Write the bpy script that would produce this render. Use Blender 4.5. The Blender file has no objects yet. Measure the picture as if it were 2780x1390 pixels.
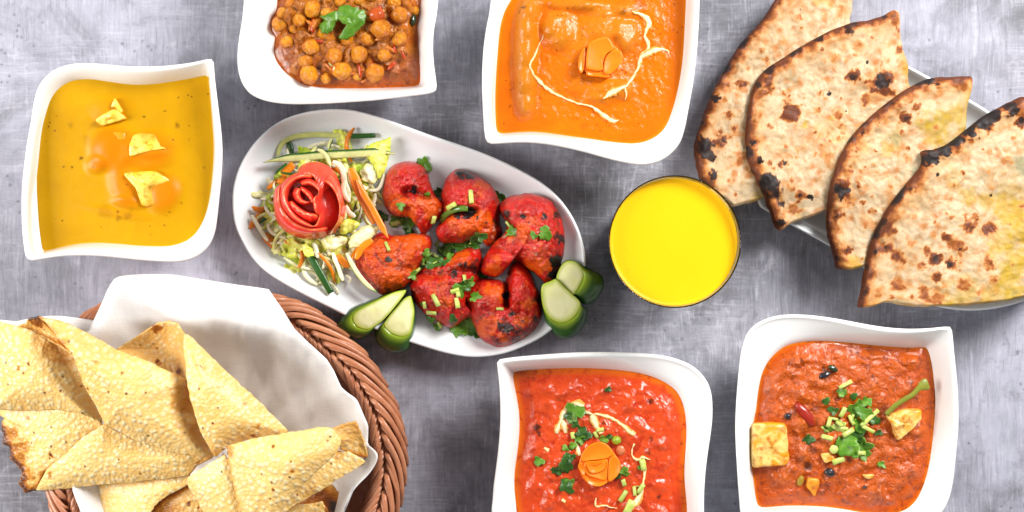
import bpy, math, random
import numpy as np
from mathutils import Vector, noise, Matrix
from mathutils.bvhtree import BVHTree
rnd = random.Random(7)
SC = bpy.context.scene
COL = SC.collection

# ---------------------------------------------------------------- camera
H = 0.95                       # lens height above the table (m)
KM = 0.67 / 2780.0             # metres per photograph pixel at table level
CX, CY = 1390.0, 800.0         # the point of the photograph straight below the lens
cam = bpy.data.cameras.new("camera"); camo = bpy.data.objects.new("camera", cam); COL.objects.link(camo)
cam.sensor_width = 36.0; cam.lens = 36.0 * H / 0.67
cam.shift_y = (CY - 695.0) / 2780.0
camo.location = (0, 0, H); cam.clip_start = 0.01; cam.clip_end = 50
SC.camera = camo

# ---------------------------------------------------------------- light
W = bpy.data.worlds.new("World"); SC.world = W; W.use_nodes = True
W.node_tree.nodes["Background"].inputs[0].default_value = (0.93, 0.96, 1.0, 1)
W.node_tree.nodes["Background"].inputs[1].default_value = 0.26
def area(name, loc, target, size, power, col):
    l = bpy.data.lights.new(name, 'AREA'); l.shape = 'RECTANGLE'; l.size, l.size_y = size
    l.energy = power; l.color = col
    o = bpy.data.objects.new(name, l); COL.objects.link(o); o.location = loc
    o.rotation_euler = (Vector(target) - Vector(loc)).to_track_quat('-Z', 'Y').to_euler()
    return o
area("window_light", (-1.02, 0.02, 0.66), (-0.08, 0, 0), (0.42, 0.7), 15.5, (1.0, 0.975, 0.94))
area("softbox_light", (0.74, 0.66, 0.84), (0.06, 0.0, 0), (0.45, 0.5), 25.0, (1.0, 0.985, 0.96))
SC.view_settings.view_transform = 'Standard'; SC.view_settings.look = 'None'
SC.view_settings.exposure = 0.06; SC.view_settings.gamma = 1.0
try:
    SC.cycles.max_bounces = 8; SC.cycles.transmission_bounces = 8; SC.cycles.use_denoising = True
except Exception: pass

# ---------------------------------------------------------------- geometry helpers
def P(sx, sy, z=0.0):
    k = KM * (H - z) / H
    return Vector(((sx - CX) * k, -(sy - CY) * k, z))
CR = {'F': (0, 0, 2780/2576), 'A': (0, 100, 700/1288), 'B': (600, 0, 700/2576), 'C': (1260, 0, 700/1960), 'D': (1860, 0, 920/1378),
      'E': (0, 730, 1140/2225), 'G': (620, 280, 1040/1914), 'H': (1300, 930, 680/1904), 'I': (1960, 830, 820/1886),
      'S': (0, 0, 1.0), 'J': (1620, 440, 440/1288), 'K': (660, 320, 440/1717), 'L': (660, 560, 440/1954), 'M': (940, 420, 360/1717),
      'N': (1160, 430, 440/1717), 'O': (900, 650, 400/1610), 'Q': (1200, 680, 460/1975), 'R': (480, 1080, 640/2576),
      'T': (740, 780, 380/1530), 'V': (1880, 0, 600/1208), 'X': (2230, 200, 550/1073)}
def S(c, x, y):                # from a measured detail to photograph pixels
    a = CR[c]; return a[0] + x * a[2], a[1] + y * a[2]
def PW(c, pts, z):             # measured outline -> world xy at height z
    return [P(*S(c, p[0], p[1]), z).to_2d() for p in pts]
def px(c, n, z=0.0): return n * CR[c][2] * KM * (H - z) / H

def smooth_closed(pts, sub=4):
    n = len(pts); out = []
    for i in range(n):
        p0, p1, p2, p3 = pts[i-1], pts[i], pts[(i+1) % n], pts[(i+2) % n]
        for k in range(sub):
            t = k / sub; t2 = t*t; t3 = t2*t
            out.append(0.5*((2*p1) + (p2-p0)*t + (2*p0-5*p1+4*p2-p3)*t2 + (3*p1-p0-3*p2+p3)*t3))
    return out
def smooth_open(pts, sub=6):
    q = [pts[0]*2-pts[1]] + list(pts) + [pts[-1]*2-pts[-2]]; out = []
    for i in range(1, len(q)-2):
        p0, p1, p2, p3 = q[i-1], q[i], q[i+1], q[i+2]
        for k in range(sub):
            t = k/sub; t2 = t*t; t3 = t2*t
            out.append(0.5*((2*p1)+(p2-p0)*t+(2*p0-5*p1+4*p2-p3)*t2+(3*p1-p0-3*p2+p3)*t3))
    out.append(q[-2].copy()); return out
def centroid(pts):
    a = cx = cy = 0
    for i in range(len(pts)):
        p, q = pts[i-1], pts[i]; c = p[0]*q[1]-q[0]*p[1]; a += c; cx += (p[0]+q[0])*c; cy += (p[1]+q[1])*c
    return Vector((cx/(3*a), cy/(3*a)))
def polar(pts, c, n):          # outline resampled at n even angles about c
    A = np.array([(p[0]-c[0], p[1]-c[1]) for p in pts]); B = np.roll(A, -1, 0); out = []
    for k in range(n):
        t = 2*math.pi*k/n; d = np.array((math.cos(t), math.sin(t)))
        e = B - A; den = d[0]*e[:, 1]-d[1]*e[:, 0]; den[np.abs(den) < 1e-14] = 1e-14
        r = (A[:, 0]*e[:, 1]-A[:, 1]*e[:, 0])/den; s = (A[:, 0]*d[1]-A[:, 1]*d[0])/den
        ok = (s >= -1e-6) & (s <= 1+1e-6) & (r > 0)
        rr = r[ok].max() if ok.any() else 0.0
        out.append(Vector((c[0]+d[0]*rr, c[1]+d[1]*rr)))
    return out
def seg_dist(P2, line):        # distance of each point to an open polyline
    P2 = np.asarray(P2); best = np.full(len(P2), 1e9)
    for a, b in zip(line[:-1], line[1:]):
        a = np.array(a[:2]); b = np.array(b[:2]); ab = b-a; l = max((ab**2).sum(), 1e-14)
        t = np.clip(((P2-a)@ab)/l, 0, 1); d = np.hypot(*(P2-(a+t[:, None]*ab)).T); best = np.minimum(best, d)
    return best
def fb(x, y, z, sc, oct=3):
    return noise.fractal(Vector((x*sc, y*sc, z*sc)), 1.0, 2.0, oct)
def sst(a, b, x):
    t = max(0.0, min(1.0, (x-a)/(b-a))); return t*t*(3-2*t)

WL = {}                        # world location of every object's origin
BV = []                        # surfaces that small things can lie on
def tag(o, label=None, cat=None, group=None, kind=None):
    if label: o['label'] = label
    if cat: o['category'] = cat
    if group: o['group'] = group
    if kind: o['kind'] = kind
    return o
def empty(name, loc, label, cat, group=None):
    o = bpy.data.objects.new(name, None); COL.objects.link(o); o.location = loc; o.empty_display_size = 0.01
    WL[o.name] = Vector(loc); return tag(o, label, cat, group)
def mk(name, verts, faces, mat, parent=None, attrs=None, smooth=True, host=False, solid=0.0, fmats=None):
    V = [Vector(v) for v in verts]
    if parent is not None: org = WL[parent.name].copy()
    else:
        xs = [v.x for v in V]; ys = [v.y for v in V]
        org = Vector(((min(xs)+max(xs))/2, (min(ys)+max(ys))/2, min(v.z for v in V)))
    me = bpy.data.meshes.new(name)
    me.from_pydata([tuple(v-org) for v in V], [], faces); me.update()
    if smooth: me.polygons.foreach_set('use_smooth', [True]*len(me.polygons))
    for m in (mat if isinstance(mat, (list, tuple)) else [mat]): me.materials.append(m)
    if fmats: me.polygons.foreach_set('material_index', fmats)
    for k, vals in (attrs or {}).items():
        if len(vals) and hasattr(vals[0], '__len__'):
            a = me.attributes.new(k, 'FLOAT_COLOR', 'POINT'); a.data.foreach_set('color', [float(c) for v in vals for c in (*v[:3], 1.0)])
        else:
            a = me.attributes.new(k, 'FLOAT', 'POINT'); a.data.foreach_set('value', [float(v) for v in vals])
    o = bpy.data.objects.new(name, me); COL.objects.link(o)
    if parent is not None: o.parent = parent; WL[o.name] = org.copy()
    else: o.location = org; WL[o.name] = org.copy()
    if solid:
        md = o.modifiers.new('thickness', 'SOLIDIFY'); md.thickness = solid; md.offset = 0.0
    if host: BV.append(BVHTree.FromPolygons([tuple(v) for v in V], faces))
    return o
def hit(sx, sy):               # where the photograph's point (sx, sy) meets the things already built
    o = Vector((0, 0, H)); d = (P(sx, sy, 0)-o).normalized(); best = None
    for b in BV:
        loc, nor, i, dist = b.ray_cast(o, d)
        if loc is not None and (best is None or dist < best[2]): best = (loc, nor, dist)
    if best is None: return P(sx, sy, 0), Vector((0, 0, 1))
    n = best[1]; return best[0], (n if n.z > 0 else -n)
def drop(x, y):                # straight down at world x, y
    best = None
    for b in BV:
        loc, nor, i, dist = b.ray_cast(Vector((x, y, H)), Vector((0, 0, -1)))
        if loc is not None and (best is None or loc.z > best): best = loc.z
    return best if best is not None else 0.0

def loft(rings, cap0=True, cap1=True):
    n = len(rings[0]); V = [v for r in rings for v in r]; F = []
    for j in range(len(rings)-1):
        for i in range(n):
            a = j*n+i; b = j*n+(i+1) % n; F.append((a, b, b+n, a+n))
    if cap0:
        c = sum((Vector(v) for v in rings[0]), Vector())/n; V.append(c); F += [((i+1) % n, i, len(V)-1) for i in range(n)]
    if cap1:
        c = sum((Vector(v) for v in rings[-1]), Vector())/n; V.append(c); o = (len(rings)-1)*n
        F += [(o+i, o+(i+1) % n, len(V)-1) for i in range(n)]
    return V, F
def disc(outline, c, nr, na, z, gamma=1.0, under=None):
    """polar sheet: verts, faces, per-vertex r, xy ; z(x,y,r)->height; under = list of (scale, dz) rings below the edge"""
    E = polar(outline, c, na); V = [Vector((c[0], c[1], 0))]; R = [0.0]; F = []
    for j in range(1, nr+1):
        r = (j/nr)**gamma
        for e in E: V.append(Vector((c[0]+(e[0]-c[0])*r, c[1]+(e[1]-c[1])*r, 0))); R.append(r)
    ix = lambda j, i: 1+(j-1)*na+i % na
    F += [(0, ix(1, i), ix(1, i+1)) for i in range(na)]
    for j in range(1, nr):
        F += [(ix(j, i), ix(j+1, i), ix(j+1, i+1), ix(j, i+1)) for i in range(na)]
    for k, v in enumerate(V): v.z = z(v.x, v.y, R[k])
    if under:
        prev = nr
        for q, (s, dz) in enumerate(under):
            base = len(V)
            for i, e in enumerate(E):
                top = V[ix(nr, i)]
                zz = dz if q == len(under)-1 and dz >= 0 else top.z+dz
                V.append(Vector((c[0]+(e[0]-c[0])*s, c[1]+(e[1]-c[1])*s, zz))); R.append(1.0)
            pb = ix(nr, 0) if q == 0 else base-na
            F += [(pb+i, base+i, base+(i+1) % na, pb+(i+1) % na) for i in range(na)]
        V.append(Vector((c[0], c[1], sum(v.z for v in V[-na:])/na))); R.append(1.0); b = len(V)-1-na
        F += [(b+i, len(V)-1, b+(i+1) % na) for i in range(na)]
    return V, F, R
def sweep(pts, wid, hei, up=None, n=8, roll=None, closed_ends=True):
    """a strip with a rounded section along pts; wid/hei lists of half sizes; returns V, F, side (-1..1 across), along (0..1)"""
    m = len(pts); V = []; F = []; side = []; al = []
    for i, p in enumerate(pts):
        t = (pts[min(i+1, m-1)]-pts[max(i-1, 0)]).normalized()
        u = (up[i] if isinstance(up, list) else (up or Vector((0, 0, 1)))); b = t.cross(u)
        if b.length < 1e-6: b = t.cross(Vector((1, 0, 0)))
        b.normalize(); u = b.cross(t).normalized()
        if roll: 
            q = Matrix.Rotation(roll[i] if isinstance(roll, list) else roll, 3, t); b = q@b; u = q@u
        for k in range(n):
            a = 2*math.pi*(k+0.5)/n; ca, sa = math.cos(a), math.sin(a)
            ca = math.copysign(abs(ca)**0.7, ca); sa = math.copysign(abs(sa)**0.7, sa)
            V.append(p+b*(ca*wid[i])+u*(sa*hei[i])); side.append(ca); al.append(i/(m-1))
    for i in range(m-1):
        for k in range(n):
            a = i*n+k; c = i*n+(k+1) % n; F.append((a, c, c+n, a+n))
    F.append(tuple(range(n-1, -1, -1))); F.append(tuple((m-1)*n+k for k in range(n)))
    return V, F, side, al
def mvc(poly, vals, Q):        # mean value coordinates: boundary values carried into the inside
    A = np.array([(p[0], p[1]) for p in poly]); vals = np.array(vals); out = []
    for q in Q:
        d = A-np.array(q[:2]); r = np.hypot(d[:, 0], d[:, 1])
        if r.min() < 1e-7: out.append(vals[r.argmin()]); continue
        dn = np.roll(d, -1, 0); cr = d[:, 0]*dn[:, 1]-d[:, 1]*dn[:, 0]; dt = (d*dn).sum(1)
        ang = np.arctan2(cr, dt); tn = np.tan(ang/2); w = (tn+np.roll(tn, 1))/r
        out.append(float((w*vals).sum()/w.sum()) if abs(w.sum()) > 1e-12 else float(vals.mean()))
    return out

# ---------------------------------------------------------------- materials
class NT:
    def __init__(s, name):
        s.m = bpy.data.materials.new(name); s.m.use_nodes = True; s.t = s.m.node_tree; s.n = s.t.nodes; s.b = s.n['Principled BSDF']
    def new(s, typ, **kw):
        nd = s.n.new(typ)
        for k, v in kw.items():
            if k in ('data_type', 'blend_type', 'operation', 'attribute_name', 'feature', 'distance', 'noise_dimensions', 'interpolation', 'musgrave_type', 'layer_name'): setattr(nd, k, v)
        return nd
    def link(s, a, b): s.t.links.new(a, b)
    def setv(s, inp, v):
        if hasattr(v, 'is_output') or isinstance(v, bpy.types.NodeSocket): s.link(v, inp)
        else: inp.default_value = (*v, 1.0) if isinstance(v, (tuple, list)) and len(v) == 3 and inp.type == 'RGBA' else v
    def coord(s, scale=(1, 1, 1), rot=(0, 0, 0), geo=False):
        tc = s.n.new('ShaderNodeTexCoord') if not geo else s.n.new('ShaderNodeNewGeometry')
        mp = s.n.new('ShaderNodeMapping'); mp.inputs['Scale'].default_value = scale; mp.inputs['Rotation'].default_value = rot
        s.link(tc.outputs['Position' if geo else 'Object'], mp.inputs['Vector']); return mp.outputs['Vector']
    def noise(s, scale, detail=4, rough=0.55, vec=None, dist=0.0):
        nd = s.n.new('ShaderNodeTexNoise'); nd.inputs['Scale'].default_value = scale; nd.inputs['Detail'].default_value = detail
        nd.inputs['Roughness'].default_value = rough; nd.inputs['Distortion'].default_value = dist
        s.link(vec if vec is not None else s.coord(), nd.inputs['Vector']); return nd.outputs['Fac']
    def voro(s, scale, feature='F1', vec=None, rand=1.0, out='Distance'):
        nd = s.n.new('ShaderNodeTexVoronoi'); nd.voronoi_dimensions = '2D'; nd.feature = feature; nd.inputs['Scale'].default_value = scale; nd.inputs['Randomness'].default_value = rand
        s.link(vec if vec is not None else s.coord(), nd.inputs['Vector']); return nd.outputs[out]
    def ramp(s, fac, stops):
        nd = s.n.new('ShaderNodeValToRGB'); e = nd.color_ramp.elements
        while len(e) < len(stops): e.new(0.5)
        for i, (p, c) in enumerate(stops):
            e[i].position = p; e[i].color = (*c, 1) if isinstance(c, (tuple, list)) else (c, c, c, 1)
        s.link(fac, nd.inputs['Fac']); return nd.outputs['Color']
    def mix(s, fac, a, b, typ='MIX'):
        nd = s.n.new('ShaderNodeMix'); nd.data_type = 'RGBA'; nd.blend_type = typ
        s.setv(nd.inputs[0], fac); s.setv(nd.inputs[6], a); s.setv(nd.inputs[7], b); return nd.outputs[2]
    def math(s, op, a, b=0.0, c=0.0, clamp=False):
        nd = s.n.new('ShaderNodeMath'); nd.operation = op; nd.use_clamp = clamp
        s.setv(nd.inputs[0], a); s.setv(nd.inputs[1], b); s.setv(nd.inputs[2], c); return nd.outputs[0]
    def attr(s, name, out='Fac'):
        nd = s.n.new('ShaderNodeAttribute'); nd.attribute_name = name; return nd.outputs[out]
    def orand(s): return s.n.new('ShaderNodeObjectInfo').outputs['Random']
    def bump(s, h, strength=0.5, dist=0.001, normal=None):
        nd = s.n.new('ShaderNodeBump'); nd.inputs['Strength'].default_value = strength; nd.inputs['Distance'].default_value = dist
        s.link(h, nd.inputs['Height'])
        if normal is not None: s.link(normal, nd.inputs['Normal'])
        s.link(nd.outputs['Normal'], s.b.inputs['Normal']); return nd.outputs['Normal']
    def done(s, col=None, rough=0.5, spec=0.5, sss=0.0, rad=(0.004, 0.002, 0.001), coat=0.0, trans=0.0):
        if col is not None: s.setv(s.b.inputs['Base Color'], col)
        s.setv(s.b.inputs['Roughness'], rough); s.b.inputs['Specular IOR Level'].default_value = spec
        if sss: s.b.inputs['Subsurface Weight'].default_value = sss; s.b.inputs['Subsurface Radius'].default_value = rad; s.b.inputs['Subsurface Scale'].default_value = 1.0
        if coat: s.b.inputs['Coat Weight'].default_value = coat; s.b.inputs['Coat Roughness'].default_value = 0.08
        if trans: s.b.inputs['Transmission Weight'].default_value = trans
        return s.m
# ================================================================ the table top
def mat_table():
    m = NT('table_plaster'); v = m.coord(geo=True)
    tn = m.n.new('ShaderNodeTexNoise'); tn.inputs['Scale'].default_value = 14; tn.inputs['Detail'].default_value = 3; m.link(v, tn.inputs['Vector'])
    wob = m.mix(0.012, v, tn.outputs['Color'], 'ADD')
    def st(sx, sy, d=6, r=.7):
        mp = m.n.new('ShaderNodeMapping'); mp.inputs['Scale'].default_value = (sx, sy, 1); m.link(wob, mp.inputs['Vector']); return m.noise(1.0, d, r, mp.outputs['Vector'])
    big = m.noise(4.2, 5, 0.62, v, 0.4); mid = m.noise(19, 6, 0.68, v, 0.6); sm = m.noise(75, 5, .7, v, .5)
    vy = st(560, 42); vx = st(42, 560); vy2 = st(150, 12); vx2 = st(12, 150); fine = m.noise(620, 3, 0.7, v)
    c = m.ramp(big, [(0.37, (0.118, 0.118, 0.128)), (0.50, (0.240, 0.239, 0.278)), (0.64, (0.40, 0.398, 0.47))])
    c = m.mix(m.math('MULTIPLY', m.ramp(mid, [(0.42, 0.0), (0.66, 1.0)]), 0.42), c, (0.47, 0.46, 0.54))
    c = m.mix(m.math('MULTIPLY', m.ramp(mid, [(0.32, 1.0), (0.47, 0.0)]), 0.65), c, (0.12, 0.12, 0.13))
    def streak(c, n, lo, hi, msk, k, col):
        return m.mix(m.math('MULTIPLY', m.math('MULTIPLY', m.ramp(n, [(lo, 0.0), (hi, 1.0)] if hi > lo else [(hi, 1.0), (lo, 0.0)]), msk), k), c, col)
    pv = m.noise(8.5, 3, .6, v, .8); mv = m.ramp(pv, [(.44, 0.0), (.54, 1.0)]); mh = m.ramp(pv, [(.46, 1.0), (.56, 0.0)]); both = lambda a, b: m.math('MULTIPLY', a, b)
    ma = m.ramp(mid, [(.40, .3), (.60, 1.0)]); mb = m.ramp(sm, [(.38, .15), (.60, 1.0)]); mc = m.ramp(big, [(.38, 1.0), (.60, .3)])
    c = streak(c, vy2, .50, .70, both(ma, mv), .36, (.56, .55, .62)); c = streak(c, vx2, .50, .70, both(mb, mh), .36, (.58, .57, .64))
    c = streak(c, vy2, .48, .32, both(mc, mv), .45, (.12, .118, .13)); c = streak(c, vx2, .46, .30, both(mc, mh), .38, (.13, .128, .14))
    c = streak(c, vy, .50, .68, mb, .40, (.64, .63, .71)); c = streak(c, vx, .52, .70, both(ma, mh), .50, (.66, .655, .73))
    c = streak(c, vy, .47, .33, both(ma, mv), .50, (.10, .099, .115)); c = streak(c, vx, .45, .32, both(mb, mh), .40, (.13, .128, .145))
    c = streak(c, sm, .46, .33, ma, .38, (.14, .138, .15)); c = streak(c, sm, .57, .72, ma, .42, (.60, .59, .66))
    ln = st(60, 1.3, 2, .5); c = streak(c, ln, .70, .76, mb, .7, (.64, .63, .69)); ln2 = st(52, 1.7, 2, .5); c = streak(c, ln2, .29, .24, mb, .6, (.10, .098, .11))
    pits = m.voro(105, 'F1', v); pm = m.noise(26, 3, 0.6, v)
    pf = m.math('MULTIPLY', m.ramp(m.math('ADD', pits, m.math('MULTIPLY', m.math('SUBTRACT', fine, .5), .25)), [(0.02, 1.0), (0.15, 0.0)]), m.ramp(pm, [(0.54, 0.0), (0.62, 1.0)]))
    c = m.mix(m.math('MULTIPLY', pf, 0.6), c, (0.075, 0.073, 0.085))
    c = m.mix(m.math('MULTIPLY', m.ramp(fine, [(0.35, 0.0), (0.75, 1.0)]), 0.30), c, (0.60, 0.59, 0.64), 'OVERLAY')
    h = m.math('ADD', m.math('MULTIPLY', vx, 0.5), m.math('ADD', m.math('MULTIPLY', vy, 0.5), m.math('MULTIPLY', fine, 0.35)))
    m.bump(h, 0.30, 0.0006)
    return m.done(c, 0.62, 0.3)
n = 24; V = []; F = []
for j in range(n+1):
    for i in range(n+1): V.append((-1.5+3*i/n, -1.5+3*j/n, 0.0))
for j in range(n):
    for i in range(n): a = j*(n+1)+i; F.append((a, a+1, a+n+2, a+n+1))
tb = mk('table_top', V, F, mat_table()); tag(tb, kind='structure')

# ================================================================ white china
def mat_china(name, col=(0.86, 0.86, 0.845)):
    m = NT(name); v = m.coord(); n1 = m.noise(30, 3, 0.5, v)
    c = m.mix(m.ramp(n1, [(0.35, 0.0), (0.7, 1.0)]), col, tuple(x*0.975 for x in col))
    m.bump(m.noise(14, 2, 0.5, v), 0.10, 0.002)
    return m.done(c, 0.16, 0.5, coat=0.3)
CHINA = mat_china('white_china'); CHINA2 = mat_china('white_china_plate', (0.83, 0.855, 0.87))
def ring_profile(ctrl, sub=4):
    rings = []
    q = [ctrl[0]]+ctrl+[ctrl[-1]]
    for j in range(1, len(q)-2):
        for k in range(sub):
            t = k/sub; t2 = t*t; t3 = t2*t; row = []
            for a, b, c, d in zip(q[j-1], q[j], q[j+1], q[j+2]):
                row.append(0.5*(2*b+(c-a)*t+(2*a-5*b+4*c-d)*t2+(3*b-a-3*c+d)*t3))
            rings.append(row)
    rings.append(ctrl[-1]); return rings
ZR, ZC = 0.056, 0.044          # bowl rim and curry heights
BOWL = {}
def rot180(pts, c): return [(2*c[0]-p[0], 2*c[1]-p[1]) for p in pts]
def bowl(key, crop, rim, cur, sharp, label, NA=220):
    ro = smooth_closed(PW(crop, rim, ZR), 3); rc = smooth_closed(PW(crop, cur, ZC), 3)
    c = centroid(rc); Ro = polar(ro, c, NA); Rc = polar(rc, c, NA)
    sw = P(*S(crop, *sharp), ZR).to_2d()-c; sa = math.atan2(sw.y, sw.x)
    def ring(f):
        out = []
        for k in range(NA):
            a = 2*math.pi*k/NA; lift = 0.0045*math.cos(2*(a-sa))
            xy, z, l = f(k); out.append(Vector((xy[0], xy[1], z+lift*l)))
        return out
    sc = lambda r, s: c+(r-c)*s
    inn = lambda k, mm: Ro[k]+(c-Ro[k]).normalized()*mm
    ctrl = [ring(lambda k: (sc(Ro[k], .50), 0.0012, 0)), ring(lambda k: (sc(Ro[k], .56), 0.0005, 0)), ring(lambda k: (sc(Ro[k], .60), 0.004, 0)),
            ring(lambda k: (sc(Ro[k], .76), 0.020, .2)), ring(lambda k: (sc(Ro[k], .925), 0.042, .7)), ring(lambda k: (sc(Ro[k], .99), ZR-.0022, 1)),
            ring(lambda k: (Ro[k], ZR, 1)), ring(lambda k: (inn(k, .0018), ZR+.0010, 1)), ring(lambda k: (inn(k, .0036), ZR-.0002, 1)),
            ring(lambda k: (inn(k, .0036).lerp(Rc[k], .5), ZR-.0048, .6)), ring(lambda k: (Rc[k], ZC, 0)), ring(lambda k: (sc(Rc[k], .93), ZC-.012, 0)),
            ring(lambda k: (sc(Rc[k], .72), 0.014, 0)), ring(lambda k: (sc(Rc[k], .40), 0.008, 0))]
    V, F = loft(ring_profile(ctrl, 3)); 
    o = mk('serving_bowl', V, F, CHINA, host=True); tag(o, label, 'bowl', 'square wavy white bowls')
    BOWL[key] = (rc, c, Rc); return o
RA = [(1062,117),(1040,118),(960,135),(850,148),(750,152),(620,147),(500,133),(420,128),(340,133),(270,155),(215,195),(180,245),(160,310),(145,420),(130,520),(120,650),(115,760),(117,860),(122,960),(132,1050),(140,1095),(155,1113),(180,1118),(230,1110),(320,1097),(420,1093),(520,1097),(620,1107),(720,1117),(820,1123),(890,1122),(950,1108),(1000,1080),(1040,1035),(1065,975),(1078,900),(1090,800),(1100,720),(1108,640),(1112,560),(1108,470),(1100,390),(1090,300),(1080,210),(1074,132)]
CA = [(1035,192),(960,205),(860,222),(760,235),(660,237),(560,225),(480,213),(420,210),(355,220),(300,250),(255,305),(225,390),(205,480),(192,600),(180,720),(173,820),(176,920),(183,1010),(197,1068),(225,1070),(300,1052),(390,1035),(480,1030),(580,1034),(680,1043),(770,1047),(850,1045),(920,1025),(970,990),(1005,940),(1030,880),(1048,800),(1060,700),(1067,600),(1067,520),(1060,420),(1052,320),(1043,230)]
bowl('yellow', 'A', RA, CA, (1065,118), 'square wavy white bowl of smooth yellow paneer curry, left of the oval plate')
RB = [(228,30),(205,200),(180,330),(162,450),(152,560),(155,660),(175,760),(215,850),(280,925),(370,975),(470,1005),(600,1025),(750,1033),(900,1032),(1050,1030),(1250,1022),(1500,1010),(1700,992),(1900,970),(2060,950),(2130,930),(2155,905),(2158,860),(2145,760),(2130,650),(2122,540),(2120,430),(2130,300),(2150,180),(2165,60)]
RB = RB+rot180(RB, (1197, 30))
CB = [(560,-30),(550,100),(505,170),(488,230),(500,310),(535,365),(530,440),(525,520),(545,600),(590,670),(660,740),(740,795),(830,845),(950,870),(1100,880),(1300,882),(1500,880),(1700,875),(1850,868),(1960,855),(1990,820),(1990,700),(1980,560),(1970,420),(1965,250),(1985,120),(1998,0),(2000,-150),(1960,-350),(1880,-540),(1740,-700),(1500,-780),(1200,-800),(900,-790),(600,-770),(500,-720),(490,-500),(540,-250)]
bowl('chickpea', 'B', RB, CB, (2155,920), 'square wavy white bowl of brown chickpea masala cut off by the top edge')
RCt = [(205,-10),(190,100),(170,200),(152,330),(142,450),(137,600),(140,750),(148,900),(155,1000),(165,1060),(185,1092),(220,1100),(300,1096),(400,1090),(500,1090),(600,1098),(700,1112),(820,1135),(950,1165),(1080,1200),(1200,1228),(1320,1247),(1400,1245),(1480,1225),(1550,1185),(1610,1130),(1655,1060),(1685,960),(1703,865)]
RCt = RCt+rot180(RCt, (954, 428))[2:-1] if False else RCt+[(1725,740),(1745,620),(1760,480),(1772,330),(1780,150),(1783,0),(1775,-120),(1762,-200),(1740,-236),(1690,-244),(1500,-236),(1300,-240),(1100,-270),(900,-320),(700,-370),(580,-392),(480,-385),(400,-355),(330,-300),(280,-230),(240,-130)]
CC = [(355,0),(320,60),(295,120),(275,200),(262,300),(250,450),(240,600),(235,750),(237,880),(243,970),(255,1005),(290,1015),(380,1008),(480,1003),(580,1006),(700,1020),(820,1038),(950,1055),(1080,1075),(1200,1088),(1290,1092),(1370,1080),(1440,1050),(1500,1005),(1545,940),(1580,850),(1610,750),(1635,640),(1655,520),(1668,400),(1677,250),(1684,100),(1688,0),(1680,-100),(1660,-150),(1500,-160),(1200,-175),(900,-230),(700,-240),(560,-220),(450,-140)]
bowl('orange', 'C', RCt, CC, (175,1095), 'square wavy white bowl of smooth orange curry with a carrot rose, at the top edge')
RH = [(140,140),(165,125),(280,108),(400,97),(560,85),(700,76),(850,72),(1000,73),(1150,78),(1300,87),(1420,103),(1520,130),(1610,168),(1680,220),(1730,280),(1760,340),(1777,410),(1782,500),(1778,600),(1765,700),(1745,820),(1728,930),(1716,1040),(1708,1150),(1706,1288),(1715,1450),(1735,1600),(1740,1690),(1700,1710),(1500,1725),(1250,1745),(1000,1755),(700,1750),(450,1720),(280,1660),(170,1560),(110,1440),(97,1288),(105,1200),(112,1100),(125,1000),(138,900),(150,800),(160,680),(165,560),(163,420),(155,300),(145,210)]
CH = [(258,240),(275,222),(340,210),(480,200),(640,194),(800,193),(960,200),(1100,212),(1230,232),(1340,265),(1430,310),(1500,365),(1540,430),(1565,510),(1577,600),(1580,700),(1575,800),(1568,900),(1565,1000),(1570,1100),(1580,1200),(1585,1288),(1590,1400),(1600,1540),(1580,1580),(1400,1600),(1100,1615),(800,1610),(550,1570),(400,1500),(310,1400),(285,1288),(280,1230),(270,1130),(268,1040),(275,950),(288,860),(300,760),(307,650),(305,540),(290,430),(270,330)]
bowl('red', 'H', RH, CH, (140,140), 'square wavy white bowl of bright red curry with a carrot rose, at the bottom edge')
RI = [(1420,140),(1412,132),(1380,130),(1280,140),(1160,144),(1040,137),(920,120),(800,97),(680,75),(560,60),(460,55),(370,60),(290,80),(220,115),(170,165),(145,220),(125,300),(112,400),(100,520),(90,640),(84,760),(85,880),(90,1000),(95,1100),(102,1200),(110,1290),(130,1330),(170,1345),(300,1332),(450,1330),(600,1345),(750,1372),(900,1398),(1050,1412),(1180,1405),(1290,1375),(1370,1320),(1415,1250),(1440,1180),(1457,1080),(1466,960),(1472,860),(1476,760),(1472,640),(1463,520),(1450,400),(1438,300),(1428,200)]
CI = [(1265,258),(1180,262),(1060,255),(940,245),(820,232),(700,222),(580,218),(480,228),(400,250),(340,290),(290,345),(255,410),(235,480),(222,560),(212,650),(200,710),(190,780),(186,900),(187,1020),(195,1080),(205,1160),(215,1220),(235,1257),(300,1258),(400,1250),(520,1250),(640,1256),(760,1272),(860,1290),(960,1302),(1060,1300),(1150,1275),(1215,1215),(1258,1130),(1285,1040),(1305,940),(1320,820),(1330,700),(1335,580),(1325,460),(1315,380),(1300,310),(1285,270)]
bowl('paneer', 'I', RI, CI, (1420,135), 'square wavy white bowl of chunky red brown paneer curry, at the bottom right')

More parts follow.
